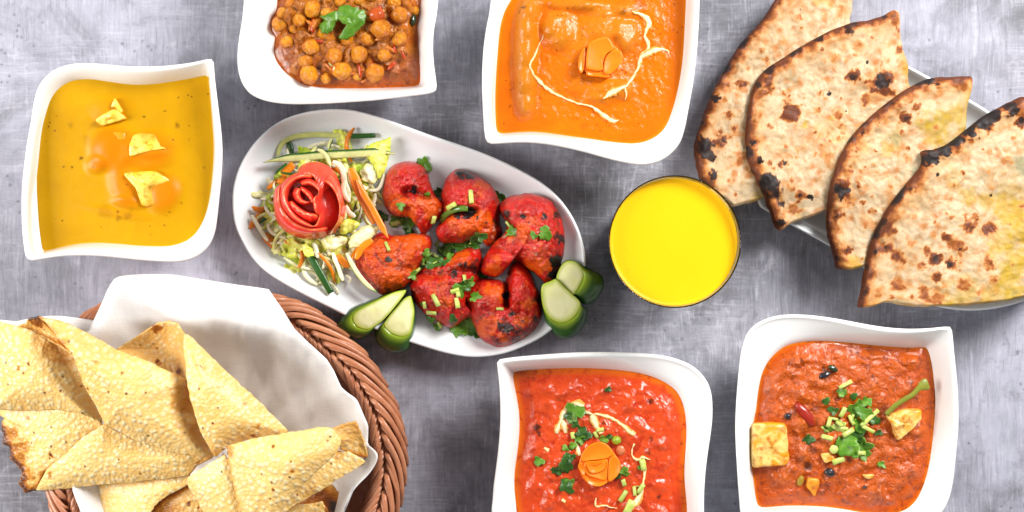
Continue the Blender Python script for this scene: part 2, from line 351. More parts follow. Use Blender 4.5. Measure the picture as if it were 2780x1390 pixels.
# ---------------------------------------------------------------- oval plates
def plate(name, crop, out, label, zr=0.021, NA=220):
    ro = smooth_closed(PW(crop, out, zr), 4); c = centroid(ro); R = polar(ro, c, NA)
    sc = lambda r, s: c+(r-c)*s
    inn = lambda r, mm: r+(c-r).normalized()*mm
    def ring(f, z): return [Vector((*f(r), z)) for r in R]
    ctrl = [ring(lambda r: sc(r, .6), .0015), ring(lambda r: sc(r, .68), .0004), ring(lambda r: sc(r, .72), .0025), ring(lambda r: sc(r, .86), .009),
            ring(lambda r: inn(r, .003), zr-.004), ring(lambda r: r, zr-.0005), ring(lambda r: inn(r, .0012), zr+.0008), ring(lambda r: inn(r, .0028), zr-.0002),
            ring(lambda r: inn(r, .009), zr-.006), ring(lambda r: inn(r, .020), zr-.0105), ring(lambda r: sc(inn(r, .02), .75), .0082), ring(lambda r: sc(r, .3), .0075)]
    V, F = loft(ring_profile(ctrl, 3)); o = mk(name, V, F, CHINA2, host=True); tag(o, label, 'plate', 'long oval white plates'); return o
OG = [(20,500),(25,420),(50,330),(95,245),(160,165),(240,100),(330,60),(430,37),(540,28),(640,38),(760,70),(880,112),(1000,155),(1120,195),(1250,240),(1370,290),(1480,345),(1570,400),(1650,470),(1710,550),(1750,630),(1775,710),(1785,790),(1775,870),(1745,960),(1700,1040),(1650,1100),(1580,1160),(1500,1205),(1400,1245),(1300,1265),(1200,1268),(1100,1252),(1000,1225),(880,1185),(760,1140),(640,1090),(520,1030),(400,970),(290,910),(190,845),(120,775),(65,690),(30,600)]
plate('oval_plate', 'G', OG, 'oval white plate holding red tandoori chicken pieces and shredded salad')
OD = [(290,770),(300,835),(345,865),(440,920),(590,1003),(740,1100),(880,1190),(1000,1240),(1100,1260),(1200,1262),(1300,1247),(1400,1215),(1500,1150),(1560,1060),(1580,950),(1560,830),(1500,700),(1400,570),(1215,440),(1060,350),(915,272),(800,215),(700,190),(600,190),(490,220),(400,280),(330,370),(290,480),(275,600),(278,700)]
plate('oval_plate', 'D', OD, 'oval white plate mostly hidden under four overlapping charred flatbreads')
# ================================================================ the curries
def curry(key, name, label, mat, feats, crop, lump=(0.0010, 90), fine=(0.0004, 320), flat_edge=0.86, level=0.0, paint=None, nr=92, na=260):
    rc, c, Rc = BOWL[key]
    F_ = []
    for (x, y, rx, ry, rot, amp) in feats:
        w = P(*S(crop, x, y), ZC).to_2d(); F_.append((w.x, w.y, px(crop, rx, ZC), px(crop, ry, ZC), -math.radians(rot), amp/1000))
    out = [c+(p-c)*1.012 for p in Rc]
    lumpv = []
    def z(x, y, r):
        k = 1-sst(flat_edge-.12, .985, r)
        h = fb(x, y, 1.3, lump[1], 3)*lump[0]+fb(x, y, 4.1, fine[1], 3)*fine[0]
        g = 0
        for (a, b, rx, ry, t, am) in F_:
            dx, dy = x-a, y-b; u = (dx*math.cos(t)+dy*math.sin(t))/rx; v = (-dx*math.sin(t)+dy*math.cos(t))/ry
            q = u*u+v*v
            if q < 9: g += am*math.exp(-q*q*0.7)
        lumpv.append(g*1000)
        return ZC-.0004+level+(h+g)*max(k, .06)+0.0004*(1-r)
    V, F, R = disc(out, c, nr, na, z, gamma=0.8)
    at = {'rim': R, 'lump': lumpv}
    if paint: at.update(paint([v.to_2d() for v in V]))
    o = mk(name, V, F, mat, attrs=at, host=True); tag(o, label, 'curry', 'curries in the white bowls'); return o
def blot(crop, spots, z):      # irregular painted spots: (x, y, radius, strength) in a measured detail
    W_ = [(P(*S(crop, x, y), z).to_2d(), px(crop, r, z), s) for (x, y, r, s) in spots]
    def f(p):
        q = 0.0
        for w, r, s in W_:
            d = math.hypot(p.x-w.x, p.y-w.y)/r
            if d < 2.2:
                d += 0.62*fb(p.x, p.y, 7.7, 1.1/r, 3)+.30*fb(p.x, p.y, 3.3, 3.2/r, 2)
                q = max(q, s*(1-sst(.30, 1.15, d)))
        return q
    return f
def mat_curry(name, c_main, c_alt, c_rim, c_lump=None, rough=0.2, scale=60, bump=0.5, speck=None, red=None, deep=None, bscale=260, rimw=(.955, .998), spec=.28, coat=.04):
    m = NT(name); v = m.coord(geo=True)
    n1 = m.noise(scale, 5, .6, v, .6); n2 = m.noise(scale*4, 4, .65, v, .4)
    c = m.mix(m.ramp(n1, [(.36, 0.0), (.64, 1.0)]), c_main, c_alt)
    if red: c = m.mix(m.math('MULTIPLY', m.ramp(n2, [(.46, 0.0), (.66, 1.0)]), red[0]), c, red[1])
    if c_lump: c = m.mix(m.math('MULTIPLY', m.attr('lump'), c_lump[0], clamp=True), c, c_lump[1])
    c = m.mix(m.ramp(m.attr('rim'), [(rimw[0], 0.0), (rimw[1], 1.0)]), c, c_rim)
    if deep: c = m.mix(m.math('MULTIPLY', m.ramp(m.noise(scale*1.8, 5, .65, v, .9), [(.34, 1.0), (.48, 0.0)]), .75), c, deep)
    if speck:
        vo = m.voro(speck[0], 'F1', v); pm = m.noise(speck[0]*.35, 2, .5, v)
        c = m.mix(m.math('MULTIPLY', m.ramp(vo, [(.05, 1.0), (.12, 0.0)]), m.ramp(pm, [(.58, 0.0), (.64, 1.0)])), c, speck[1])
    a = m.attr('dark'); c = m.mix(a, c, (0.05, 0.012, 0.004))
    h = m.math('ADD', m.noise(bscale, 4, .6, v, .8), m.math('MULTIPLY', m.noise(bscale*.35, 3, .5, v, .6), 1.4))
    k = m.math('SUBTRACT', 1.0, m.ramp(m.attr('rim'), [(.80, 0.0), (.97, 1.0)]))
    m.bump(m.math('MULTIPLY', h, k), bump, 0.0021)
    return m.done(c, rough, spec, sss=.15, rad=(.004, .0015, .0006), coat=coat)
zero = lambda p: 0.0
# yellow paneer curry --------------------------------------------------
YEL = mat_curry('yellow_curry_sauce', (.56, .288, .0006), (.50, .250, .0005), (.62, .33, .001), (0.33, (.60, .19, .0006)), .34, 34, .02, (150, (.20, .075, .004)), None, None, 180, spec=.16, coat=.0)
yd = blot('A', [(720,400,7,.9),(885,445,15,.6),(405,607,11,.75),(318,648,6,.9),(360,652,7,.9),(825,370,5,.8),(590,875,7,.8),(850,875,5,.8),(832,890,5,.7),(908,830,6,.6),(1020,650,8,.5),(942,512,5,.7),(1015,395,5,.7),(640,895,30,.30),(520,880,42,.18),(350,438,18,.25),(430,510,30,.15),(585,905,20,.4)], ZC)
curry('yellow', 'yellow_curry', 'smooth mustard yellow curry with half sunk paneer pieces', YEL,
      [(570,560,95,95,0,3.6),(760,540,110,60,0,2.6),(820,780,70,85,20,3.4),(740,610,110,50,0,2.4),(620,740,60,95,-20,2.6),(480,640,45,40,0,2.0),(640,830,75,28,10,1.6),(590,880,150,22,10,.8),(560,360,90,60,0,1.0),(520,560,60,90,0,1.2)],
      'A', (.00010, 60), (.00005, 260), .9, paint=lambda Q: {'dark': [yd(p) for p in Q]})
# orange makhani -------------------------------------------------------
ORA = mat_curry('orange_curry_sauce', (.74, .165, .0015), (.68, .135, .0012), (.82, .25, .003), (0.21, (.55, .175, .008)), .20, 30, .35, (170, (.30, .05, .004)), None, None, 240)
od = blot('C', [(450,70,22,.8),(422,98,10,.8),(345,808,9,.8),(575,748,16,.4),(905,965,28,.18),(1595,30,14,.35),(1210,100,30,.5),(1330,50,60,.35),(800,620,22,.3),(630,450,14,.35),(1210,1000,10,.4)], ZC)
curry('orange', 'orange_curry', 'smooth orange curry with a looped cream trail and long sunken pieces', ORA,
      [(470,150,75,150,0,4.6),(465,330,78,170,0,4.6),(460,520,78,170,0,4.4),(460,720,70,150,0,4.0),(500,60,80,90,0,3.4),(800,30,200,50,4,3.4),(1050,70,200,55,6,3.4),(1250,70,90,60,0,2.2),
       (720,230,110,130,20,4.6),(640,190,60,80,0,2.2),(1040,210,150,90,0,4.6),(1230,260,80,120,0,3.4),(1160,330,100,80,0,2.4),(850,330,140,80,0,1.8),(1000,480,230,190,0,2.4),(1080,700,150,70,-10,3.2),(1210,690,60,70,0,2.2),(860,660,90,60,0,1.6),(1000,780,120,50,0,1.4),(480,820,55,70,0,2.0)],
      'C', (.0006, 75), (.00035, 300), .9, paint=lambda Q: {'dark': [od(p) for p in Q]})
# chickpea masala ------------------------------------------------------
CHK = mat_curry('chickpea_masala_sauce', (.48, .080, .002), (.30, .042, .001), (.46, .10, .003), (0.12, (.46, .14, .008)), .10, 95, .9, (230, (.05, .03, .006)), (.5, (.46, .060, .014)), (.10, .014, .002), 330, spec=.45, coat=.25)
kd = blot('B', [(990,680,45,.9),(1280,20,45,.8),(680,15,55,.5),(1640,90,35,.7),(1350,310,45,.5),(1060,420,25,.7),(830,350,50,.35),(1280,520,55,.35),(1640,480,45,.25),(1700,800,160,.25),(640,560,120,.28),(1900,700,80,.2)], ZC)
curry('chickpea', 'chickpea_curry', 'dark orange brown chunky masala sauce around the chickpeas', CHK,
      [(1150,300,700,330,0,5.0),(1250,600,560,250,0,3.2),(1250,-200,650,400,0,5.0),(1750,250,240,420,0,3.0)]
      + [(rnd.uniform(620,1950), rnd.uniform(-60,820), rnd.uniform(35,80), rnd.uniform(30,60), rnd.uniform(0,180), rnd.uniform(1.0,3.2)) for _ in range(110)],
      'B', (.0016, 120), (.0011, 330), .9, paint=lambda Q: {'dark': [kd(p) for p in Q]})
# red curry ------------------------------------------------------------
REDM = mat_curry('red_curry_sauce', (.64, .060, .007), (.56, .042, .005), (.74, .15, .003), (0.10, (.64, .085, .02)), .13, 60, .38, (190, (.06, .022, .006)), (.35, (.66, .095, .030)), (.40, .018, .004), 230, (.90, .985), spec=.4, coat=.15)
rd = blot('H', [(440,650,34,.95),(455,690,22,.9),(985,350,20,.85),(1305,450,26,.85),(950,610,22,.8),(1370,1175,22,.9),(1310,725,24,.7),(1545,765,14,.8),(1280,820,32,.4),(410,275,12,.6),(1120,500,45,.25),(520,480,30,.28),(600,430,28,.28),(770,780,40,.25),(1225,1240,12,.7)], ZC)
curry('red', 'red_curry', 'bright red tomato curry with cream swirls and coriander', REDM,
      [(880,880,520,520,0,2.4),(1420,620,120,300,10,1.6)]+[(rnd.uniform(360,1520), rnd.uniform(300,1300), rnd.uniform(30,85), rnd.uniform(25,60), rnd.uniform(0,180), rnd.uniform(.4,1.5)) for _ in range(85)],
      'H', (.0007, 110), (.0005, 300), .86, paint=lambda Q: {'dark': [rd(p) for p in Q]})
# chunky paneer curry --------------------------------------------------
PAN = mat_curry('paneer_curry_sauce', (.58, .088, .001), (.46, .056, .001), (.70, .19, .002), (0.13, (.54, .11, .006)), .10, 85, .95, (210, (.04, .02, .006)), (.4, (.56, .095, .012)), (.17, .020, .002), 280, spec=.42, coat=.2)
pd = blot('I', [(640,430,42,.95),(690,395,26,.7),(630,390,16,.9),(410,690,26,.95),(530,1000,40,.85),(490,950,26,.6),(890,1130,16,.9),(840,1180,13,.85),(1050,447,11,.9),(1175,480,18,.9),(495,338,10,.8),(443,330,10,.7),(375,308,8,.6),(935,440,18,.7),(1165,450,12,.8),(560,890,30,.5),(1010,640,45,.5),(580,640,30,.5),(325,905,14,.6),(450,440,20,.3),(720,650,40,.3)], ZC)
curry('paneer', 'paneer_curry', 'chunky red brown onion tomato gravy around the paneer cubes', PAN,
      [(780,680,560,480,0,2.6)]+[(rnd.uniform(300,1270), rnd.uniform(290,1240), rnd.uniform(25,70), rnd.uniform(22,50), rnd.uniform(0,180), rnd.uniform(.5,1.9)) for _ in range(120)],
      'I', (.0008, 130), (.0006, 330), .9, paint=lambda Q: {'dark': [pd(p) for p in Q]})

# ================================================================ cream trails (each a part of its curry)
def mat_cream():
    m = NT('cream'); e = m.attr('side'); n1 = m.noise(300, 3, .6, m.coord(geo=True), .5)
    f = m.math('ADD', e, m.math('MULTIPLY', n1, .9)); c = m.mix(m.ramp(f, [(.85, 0.0), (1.30, 1.0)]), (.86, .70, .43), (.80, .36, .07))
    return m.done(c, .28, .5, sss=.2, rad=(.003, .002, .001))
CREAM = mat_cream()
def cream(parent, crop, line, wid, sub=7):
    q = smooth_open([Vector(p) for p in line], sub); pts = []; n = len(q)
    for i, p in enumerate(q):
        h, nr = hit(*S(crop, p.x, p.y)); pts.append(h)
    for _ in range(2):
        for i in range(1, n-1): pts[i].z = max(pts[i].z, (pts[i-1].z+pts[i+1].z)/2)
    w = []
    for i in range(n):
        t = i/(n-1)*(len(wid)-1); k = min(int(t), len(wid)-2); ww = wid[k]+(wid[k+1]-wid[k])*(t-k)
        w.append(px(crop, ww, ZC)*(.5)*(1+.45*fb(pts[i].x, pts[i].y, 2.2, 330, 2)))
    V, F, sd, al = sweep(pts, w, [max(.0007, min(.0012, a*.5)) for a in w], n=10)
    for k, v in enumerate(V): v.x += .0006*fb(v.x, v.y, 0, 400, 2); v.y += .0006*fb(v.x, v.y, 5, 400, 2)
    mk('cream_trail', V, F, CREAM, parent=parent, attrs={'side': [abs(s) for s in sd]})
def by(name): return bpy.data.objects[name]
for ln, wd in [([(1275,88),(1340,110),(1390,145),(1405,185),(1380,240),(1378,290),(1400,330),(1395,375),(1345,430),(1320,520),(1280,590),(1225,665)], [12,40,46,44,26,24,34,22,40,26,24,20]),
               ([(1335,440),(1390,410),(1440,385),(1500,375),(1545,385),(1560,425)], [36,62,52,34,16,10]), ([(1225,655),(1150,690),(1105,715),(1060,750)], [30,58,52,14]), ([(1215,660),(1230,700),(1225,760)], [18,16,5]),
               ([(604,262),(598,285),(570,340),(552,385),(528,440),(500,490),(515,545),(560,610),(640,680),(760,745),(860,785),(950,803),(1020,845),(1085,895),(1130,920),(1180,915)], [4,8,10,16,16,22,20,26,34,18,20,16,32,44,34,14])]:
    cream(by('orange_curry'), 'C', ln, wd)
for ln, wd in [([(800,485),(740,470),(680,490),(640,540),(622,600),(600,650),(590,690)], [60,70,50,44,40,56,30]), ([(640,590),(655,650),(660,690)], [36,56,30]), ([(790,520),(850,540),(940,552),(1030,585),(1090,625),(1140,670),(1185,700)], [44,22,26,24,28,52,34]),
               ([(855,550),(880,600),(905,650),(940,690)], [50,70,40,40]), ([(735,750),(748,800),(765,860)], [20,30,46]), ([(1185,770),(1165,810),(1165,860),(1200,890),(1250,870),(1300,890)], [16,12,16,20,24,6]),
               ([(1255,880),(1262,960),(1252,1050),(1238,1130),(1205,1190),(1160,1250),(1130,1310)], [20,26,18,30,70,46,20]), ([(890,1180),(890,1240),(960,1240),(1050,1262)], [8,26,14,12]), ([(500,800),(530,825)], [26,40]), ([(630,1195),(660,1210)], [30,36])]:
    cream(by('red_curry'), 'H', ln, wd, 6)

# ================================================================ chickpeas
def mat_pea():
    m = NT('chickpea_skin'); v = m.coord(); n1 = m.noise(1.6, 4, .6, v, .5); r = m.orand(); sx = m.n.new('ShaderNodeSeparateXYZ'); m.link(v, sx.inputs[0])
    c = m.mix(m.ramp(n1, [(.40, 0.0), (.66, 1.0)]), (.84, .35, .008), (.70, .20, .004))
    c = m.mix(m.math('MULTIPLY', m.ramp(r, [(.3, 0.0), (1.0, 1.0)]), .55), c, (.55, .14, .008))
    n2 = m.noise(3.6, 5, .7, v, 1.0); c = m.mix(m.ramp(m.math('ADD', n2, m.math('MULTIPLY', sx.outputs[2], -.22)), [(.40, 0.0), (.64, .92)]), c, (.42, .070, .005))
    m.bump(m.math('ADD', n2, m.noise(7, 3, .6, v)), .5, .10)
    return m.done(c, .20, .5, sss=.2, rad=(.004, .002, .0008), coat=.15)
PEA = mat_pea()
def pea_mesh(seed, nu=22, nv=14):
    V = []; F = []
    for j in range(nv+1):
        for i in range(nu):
            a = 2*math.pi*i/nu; b = math.pi*j/nv; d = Vector((math.sin(b)*math.cos(a), math.sin(b)*math.sin(a), math.cos(b)))
            r = 1+.10*noise.noise(d*1.3+Vector((seed*9.1, 0, 0)))-.20*math.exp(-((d.x-.3)**2*14+(d.z-.75)**2*8))*(1 if d.y > -.9 else 0)*math.exp(-d.y*d.y*1.2)
            if d.x > .85: r += .16*(d.x-.85)/.15
            V.append(d*r)
    for j in range(nv):
        for i in range(nu): a = j*nu+i; b = j*nu+(i+1) % nu; F.append((a, a+nu, b+nu, b))
    me = bpy.data.meshes.new('chickpea'); me.from_pydata([tuple(v) for v in V], [], F); me.materials.append(PEA)
    me.polygons.foreach_set('use_smooth', [True]*len(me.polygons)); return me
PM = [pea_mesh(s) for s in range(5)]
peas_ = [(915,90,90,'large bright chickpea up and left of the coriander sprig'),(585,240,80,'chickpea at the left edge of the masala against the bowl wall'),(790,195,76,'chickpea just left of the coriander sprig tip'),(620,130,66,None),(900,470,86,'chickpea below the left lobe of the coriander sprig'),(1130,560,84,'chickpea in the middle of the lower masala'),
        (1380,540,88,'pale smooth chickpea below the right lobe of the coriander sprig'),(1600,290,104,'largest golden chickpea right of the coriander sprig'),(1780,150,84,'chickpea right of the red tomato lump'),(1785,390,82,'chickpea by the right side of the masala'),(880,745,98,'round chickpea at the lower left beside the clear oil'),(1055,780,64,'small chickpea at the bottom beside the large lower left one'),
        (1215,710,98,'wide chickpea under the green stem bit'),(1535,725,98,'chickpea at the lower right of the bowl'),(1365,765,46,'tiny split chickpea near the bottom rim'),(845,600,78,None),(660,420,68,None),(1265,395,70,None),(1020,330,78,None),(1470,390,72,None),(1630,555,66,None),(1400,8,74,None),(1195,15,66,None),(1730,15,72,None),(1930,110,52,None),(690,40,58,None),(730,290,50,None),(1160,640,40,None),(1500,180,50,None),(1050,130,60,None),(820,-90,80,None),(1050,-120,80,None),(1300,-130,84,None),(1600,-110,86,None),(1820,-140,80,None)]
sect = ['right', 'lower right', 'lower', 'lower left', 'left', 'upper left', 'upper', 'upper right']
peas = [p for i, p in enumerate(peas_) ]
for k, (x, y, r, lab) in enumerate(peas):
    h, n_ = hit(*S('B', x, y)); rr = px('B', r, .048)
    o = bpy.data.objects.new('chickpea', PM[k % 5]); COL.objects.link(o)
    sink = .25 if lab else .02
    o.scale = (rr, rr*rnd.uniform(.9, 1.02), rr*.95); o.location = P(*S('B', x, y), h.z+rr*sink*.8); o.rotation_euler = (rnd.uniform(-.6, .6), rnd.uniform(-.6, .6), rnd.uniform(0, 6.28))
    tag(o, lab or 'sauce coated sunken chickpea in the %s part of the masala%s' % (sect[int(round(math.atan2(y-300, x-1230)/(math.pi/4))) % 8], ' near the frame edge' if y < 60 else ''), 'chickpea', 'chickpeas in the masala')
    bm_ = [o.matrix_basis @ v.co for v in PM[k % 5].vertices] if False else None

# ================================================================ paneer pieces
def mat_paneer(name, c0, c1, c2):
    m = NT(name); v = m.coord(); n1 = m.noise(70, 5, .65, v, .8); n2 = m.noise(260, 4, .6, v)
    c = m.mix(m.ramp(n1, [(.44, 0.0), (.56, 1.0)]), c0, c1); c = m.mix(m.ramp(n2, [(.50, 0.0), (.66, .8)]), c, c2)
    e = m.attr('low'); c = m.mix(m.ramp(e, [(.25, 1.0), (.75, 0.0)]), c, c2)
    m.bump(n2, .35, .0006); return m.done(c, .33, .5, sss=.25, rad=(.004, .003, .0015))
PY = mat_paneer('paneer_in_yellow_sauce', (.93, .68, .13), (.88, .52, .02), (.62, .26, .002))
PR = mat_paneer('paneer_in_red_sauce', (.88, .60, .19), (.78, .33, .010), (.56, .14, .005))
PO = mat_paneer('sauce_stained_paneer', (.75, .30, .02), (.68, .22, .012), (.55, .11, .010))
def block(name, crop, top, ztop, zbot, mat, label, cat, tilt=None, round_=.0010, grow=1.10, group=None):
    """a cut cube lying in sauce: top face outline (optionally per-corner heights), sides down to zbot"""
    pts = [Vector((*P(*S(crop, p[0], p[1]), ztop).to_2d(), (p[2]/1000 if len(p) > 2 else 0))) for p in top]
    n = len(pts); dense = []
    for i in range(n):
        a, b = pts[i], pts[(i+1) % n]
        for k in range(8): dense.append(a.lerp(b, k/8))
    c = sum(dense, Vector())/len(dense)
    for _ in range(3): dense = [(dense[i-1]+dense[i]*2+dense[(i+1) % len(dense)])/4 for i in range(len(dense))]
    def ring(s, dz, flat=None):
        o = []
        for p in dense:
            q = c+(p-c)*s; w = (.0003 if mat is PY else .0006)*fb(q.x, q.y, 2, 190, 3); q = q+(p-c).normalized()*w
            o.append(Vector((q.x, q.y, (ztop+p.z+dz if flat is None else flat)+w)))
        return o
    rings = [ring(.05, .0001), ring(.35, .0002), ring(.65, .0001), ring(.85, 0), ring(.95, -.0003), ring(1.0, -.0011)]
    zb = zbot
    for t in (.3, .65, 1.0):
        r = []
        for p in dense:
            q = c+(p-c)*(1+(grow-1)*t); za = ztop+p.z-.0011; r.append(Vector((q.x, q.y, za+(zb-za)*t)))
        rings.append(r)
    V, F = loft(rings, True, True); lo = [max(0., min(1., (v.z-(ZC+.0006))/.004)) for v in V]
    o = mk(name, V, F, mat, attrs={'low': lo}, host=True); return tag(o, label, cat, group)
GY = 'paneer pieces in the yellow curry'; GR = 'paneer cubes in the red brown gravy'
block('paneer_piece', 'A', [(470,412,0),(575,355,1.5),(632,408,0),(560,428,-.8),(505,445,-.8)], ZC+.0040, ZC-.004, PY, 'pale wedge of paneer nearest the top of the yellow curry', 'paneer', group=GY)
block('paneer_piece', 'A', [(548,350,-1),(572,300,.5),(615,370,0),(600,385,.6),(575,350,0)], ZC+.0035, ZC-.004, PY, 'small pointed yellow paneer corner just above the pale wedge', 'paneer', group=GY)
block('paneer_piece', 'A', [(642,600,.2),(645,545,.6),(655,490,-1.6),(700,474,-2.4),(775,485,-2.4),(800,545,-1.2),(832,556,-.4),(735,573,1.0)], ZC+.0048, ZC-.004, PY, 'paneer cube right of the middle with a pale bright front edge', 'paneer', group=GY)
block('paneer_piece', 'A', [(610,682,0),(690,672,.6),(772,668,.4),(858,720,-2.6),(852,800,-3.0),(735,850,-2.6),(700,840,-1.6),(680,760,.6)], ZC+.0050, ZC-.004, PY, 'lowest paneer cube showing a bright yellow corner in the yellow curry', 'paneer', group=GY)
block('paneer_piece', 'A', [(490,540,0),(555,470,0),(632,475,.3),(630,560,0),(580,620,-.5),(510,610,-1)], ZC+.0030, ZC-.004, mat_paneer('paneer_under_sauce', (.66, .30, .004), (.62, .26, .004), (.60, .25, .003)), 'paneer cube left of the middle wholly coated in orange sauce', 'paneer', group=GY)
block('paneer_cube', 'I', [(192,742,0),(300,735,.8),(405,740,.5),(412,850,.6),(422,960,.2),(400,1000,-.5),(300,1005,-.5),(195,1018,-.8),(190,880,0)], ZC+.0085, ZC-.004, PR, 'large square paneer cube at the left rim of the red brown gravy', 'paneer', group=GR, grow=1.07)
block('paneer_cube', 'I', [(1030,690,0),(1130,650,1),(1255,648,-1),(1250,720,-1.8),(1180,790,-1.2),(1105,850,-2.5),(1085,800,0),(1075,750,1.2)], ZC+.0080, ZC-.004, PR, 'tilted orange paneer cube under the long green stem', 'paneer', group=GR)
block('paneer_cube', 'I', [(540,1075,0),(620,1085,0),(585,1200,-1.5),(570,1180,-1),(530,1130,-.5)], ZC+.0060, ZC-.004, PO, 'reddish paneer cube sunk in gravy near the bottom of the bowl', 'paneer', group=GR)
block('paneer_cube', 'I', [(618,925,0),(680,915,0),(710,965,-.5),(650,990,-.5)], ZC+.0055, ZC-.004, PR, 'small orange paneer corner just below the coriander heap', 'paneer', group=GR)
block('paneer_cube', 'I', [(875,1055,0),(955,1052,0),(945,1080,-.4),(900,1080,-.4)], ZC+.0035, ZC-.004, PR, 'thin yellow paneer edge in the lower right of the gravy', 'paneer', group=GR)
# spice seeds lying in the gravy
def mat_simple(name, col, rough=.4, var=None, sc=150, bump=.2, sss=0, coat=0.):
    m = NT(name); v = m.coord(); n1 = m.noise(sc, 4, .6, v, .4)
    c = m.mix(m.ramp(n1, [(.36, 0.0), (.66, 1.0)]), col, var or tuple(x*.7 for x in col))
    if bump: m.bump(n1, bump, .0006)
    return m.done(c, rough, .5, sss=sss, rad=(.003, .002, .001), coat=coat)
SPICE = mat_simple('dark_spice', (.012, .012, .014), .22, (.03, .025, .03), coat=.3)
def blobby(name, crop, x, y, rx, ry, rot, hz, mat, label, cat, group=None, seed=0, sink=.3, host=False):
    h, n_ = hit(*S(crop, x, y)); c = P(*S(crop, x, y), h.z); a, b = px(crop, rx, h.z), px(crop, ry, h.z); t = -math.radians(rot); V = []; F = []; nu, nv = 14, 9
    for j in range(nv+1):
        for i in range(nu):
            u = 2*math.pi*i/nu; w = math.pi*j/nv; d = Vector((math.sin(w)*math.cos(u), math.sin(w)*math.sin(u), math.cos(w)))
            r = 1+.22*noise.noise(d*1.6+Vector((seed*3.3+x, y, 0))); d = Vector((d.x*a*r, d.y*b*r, d.z*hz*r))
            V.append(c+Vector((d.x*math.cos(t)-d.y*math.sin(t), d.x*math.sin(t)+d.y*math.cos(t), d.z+hz*(1-2*sink))))
    for j in range(nv):
        for i in range(nu): p = j*nu+i; q = j*nu+(i+1) % nu; F.append((p, p+nu, q+nu, q))
    o = mk(name, V, F, mat, host=host); return tag(o, label, cat, group)
ONI = [mat_simple('masala_onion', (.62, .19, .02), .16, (.42, .085, .008), 260, .5, coat=.2), mat_simple('masala_tomato', (.50, .060, .008), .16, (.34, .03, .005), 260, .5, coat=.2)]
for k in range(34):
    x, y = rnd.uniform(720, 1880), rnd.uniform(10, 800)
    if math.hypot(x-1220, y-230) < 260 or (x < 860 and y > 620): continue
    blobby('onion_shred', 'B', x, y, rnd.uniform(38, 80), rnd.uniform(13, 26), rnd.uniform(0, 180), .0016, ONI[k % 2], 'soft cooked %s shred in the %s part of the masala' % (('onion', 'tomato')[k % 2], sect[int(round(math.atan2(y-300, x-1230)/(math.pi/4))) % 8]), ('onion', 'tomato')[k % 2], 'cooked shreds in the masala', k, .35)
GS = 'dark spices in the gravy'
blobby('spice_seed', 'I', 670, 1040, 36, 26, 15, .0022, SPICE, 'shiny black spice seed below the paneer corner under the coriander', 'spice', GS, 1)
blobby('spice_seed', 'I', 640, 432, 42, 20, -20, .0018, SPICE, 'long black spice pod at the top left of the gravy', 'spice', GS, 2)
blobby('spice_seed', 'I', 408, 690, 22, 20, 0, .0018, SPICE, 'round black peppercorn just above the large paneer cube', 'spice', GS, 3)
blobby('spice_seed', 'I', 890, 1132, 13, 10, 0, .0012, SPICE, 'tiny black seed in the lower middle of the gravy', 'spice', GS, 4)
CURRYLEAF = mat_simple('dark_green_skin', (.02, .045, .012), .25, (.01, .02, .008), coat=.3)
blobby('chilli_slice', 'I', 692, 392, 34, 18, 30, .0016, CURRYLEAF, 'dark green chilli slice beside the black spice pod', 'chilli', GS, 5)
blobby('chilli_slice', 'B', 1920, 205, 32, 62, 12, .0024, CURRYLEAF, 'dark green chilli piece at the right wall of the chickpea bowl', 'chilli', None, 6)
blobby('tomato_lump', 'B', 1560, 150, 85, 75, 10, .0050, mat_simple('cooked_tomato', (.50, .085, .012), .2, (.40, .05, .008), coat=.2), 'soft red tomato lump in the masala right of the coriander sprig', 'tomato', None, 7)
blobby('tomato_lump', 'I', 520, 680, 34, 95, -40, .0024, mat_simple('tomato_skin', (.30, .012, .008), .25, (.36, .03, .01), coat=.2), 'dark red curled tomato skin left of the coriander heap', 'tomato', None, 8, .35)
blobby('onion_piece', 'I', 488, 1090, 22, 34, 20, .0018, mat_simple('cooked_green_pepper', (.36, .22, .02), .3), 'small olive green pepper bit near the bottom left of the gravy', 'pepper', None, 9)
blobby('onion_piece', 'H', 1075, 820, 36, 38, 0, .0014, mat_simple('cooked_onion', (.66, .20, .08), .3), 'pale curled onion bit right of the carrot rose', 'onion', None, 10)
# ================================================================ glass of yellow drink
def mat_glass():
    m = NT('clear_glass'); m.b.inputs['IOR'].default_value = 1.47
    return m.done((.84, .86, .79), 0.0, .5, trans=1.0)
def mat_lassi():
    m = NT('yellow_drink_liquid'); v = m.coord(); n1 = m.noise(14, 2, .5, v)
    c = m.mix(n1, (.93, .52, .001), (.90, .49, .001))
    vo = m.voro(95, 'F1', v); pm = m.noise(45, 2, .5, v); c = m.mix(m.math('MULTIPLY', m.ramp(vo, [(.03, .5), (.07, 0.0)]), m.ramp(pm, [(.56, 0.0), (.60, 1.0)])), c, (.55, .30, .0))
    return m.done(c, .38, .25, sss=.25, rad=(.004, .0025, .0005))
def revolve(name, prof, c, n, mat, parent, **kw):
    rings = [[Vector((c.x+r*math.cos(2*math.pi*i/n), c.y+r*math.sin(2*math.pi*i/n), z)) for i in range(n)] for (r, z) in prof]
    V, F = loft(rings); return mk(name, V, F, mat, parent, **kw)
gz = .100; gc = P(*S('J', 622, 632), gz); gr = px('J', 528, gz)
g0 = empty('drinking_glass', (gc.x, gc.y, 0), 'clear drinking glass right of the chicken plate, filled to the brim with yellow drink', 'glass')
prof = [(.0, .0006), (gr*.80, .0004), (gr*.84, .0016), (gr*.865, .006), (gr*.93, .05), (gr*.985, .097), (gr*1.0, gz-.0006), (gr*.995, gz+.0002), (gr*.984, gz-.0004), (gr*.973, gz-.003),
        (gr*.918, .05), (gr*.848, .010), (gr*.80, .0075), (.0, .0072)]
prof = [p for p in prof if p[0] > 0]
revolve('glass_wall', prof, gc, 128, mat_glass(), g0)
lz = gz-.0065
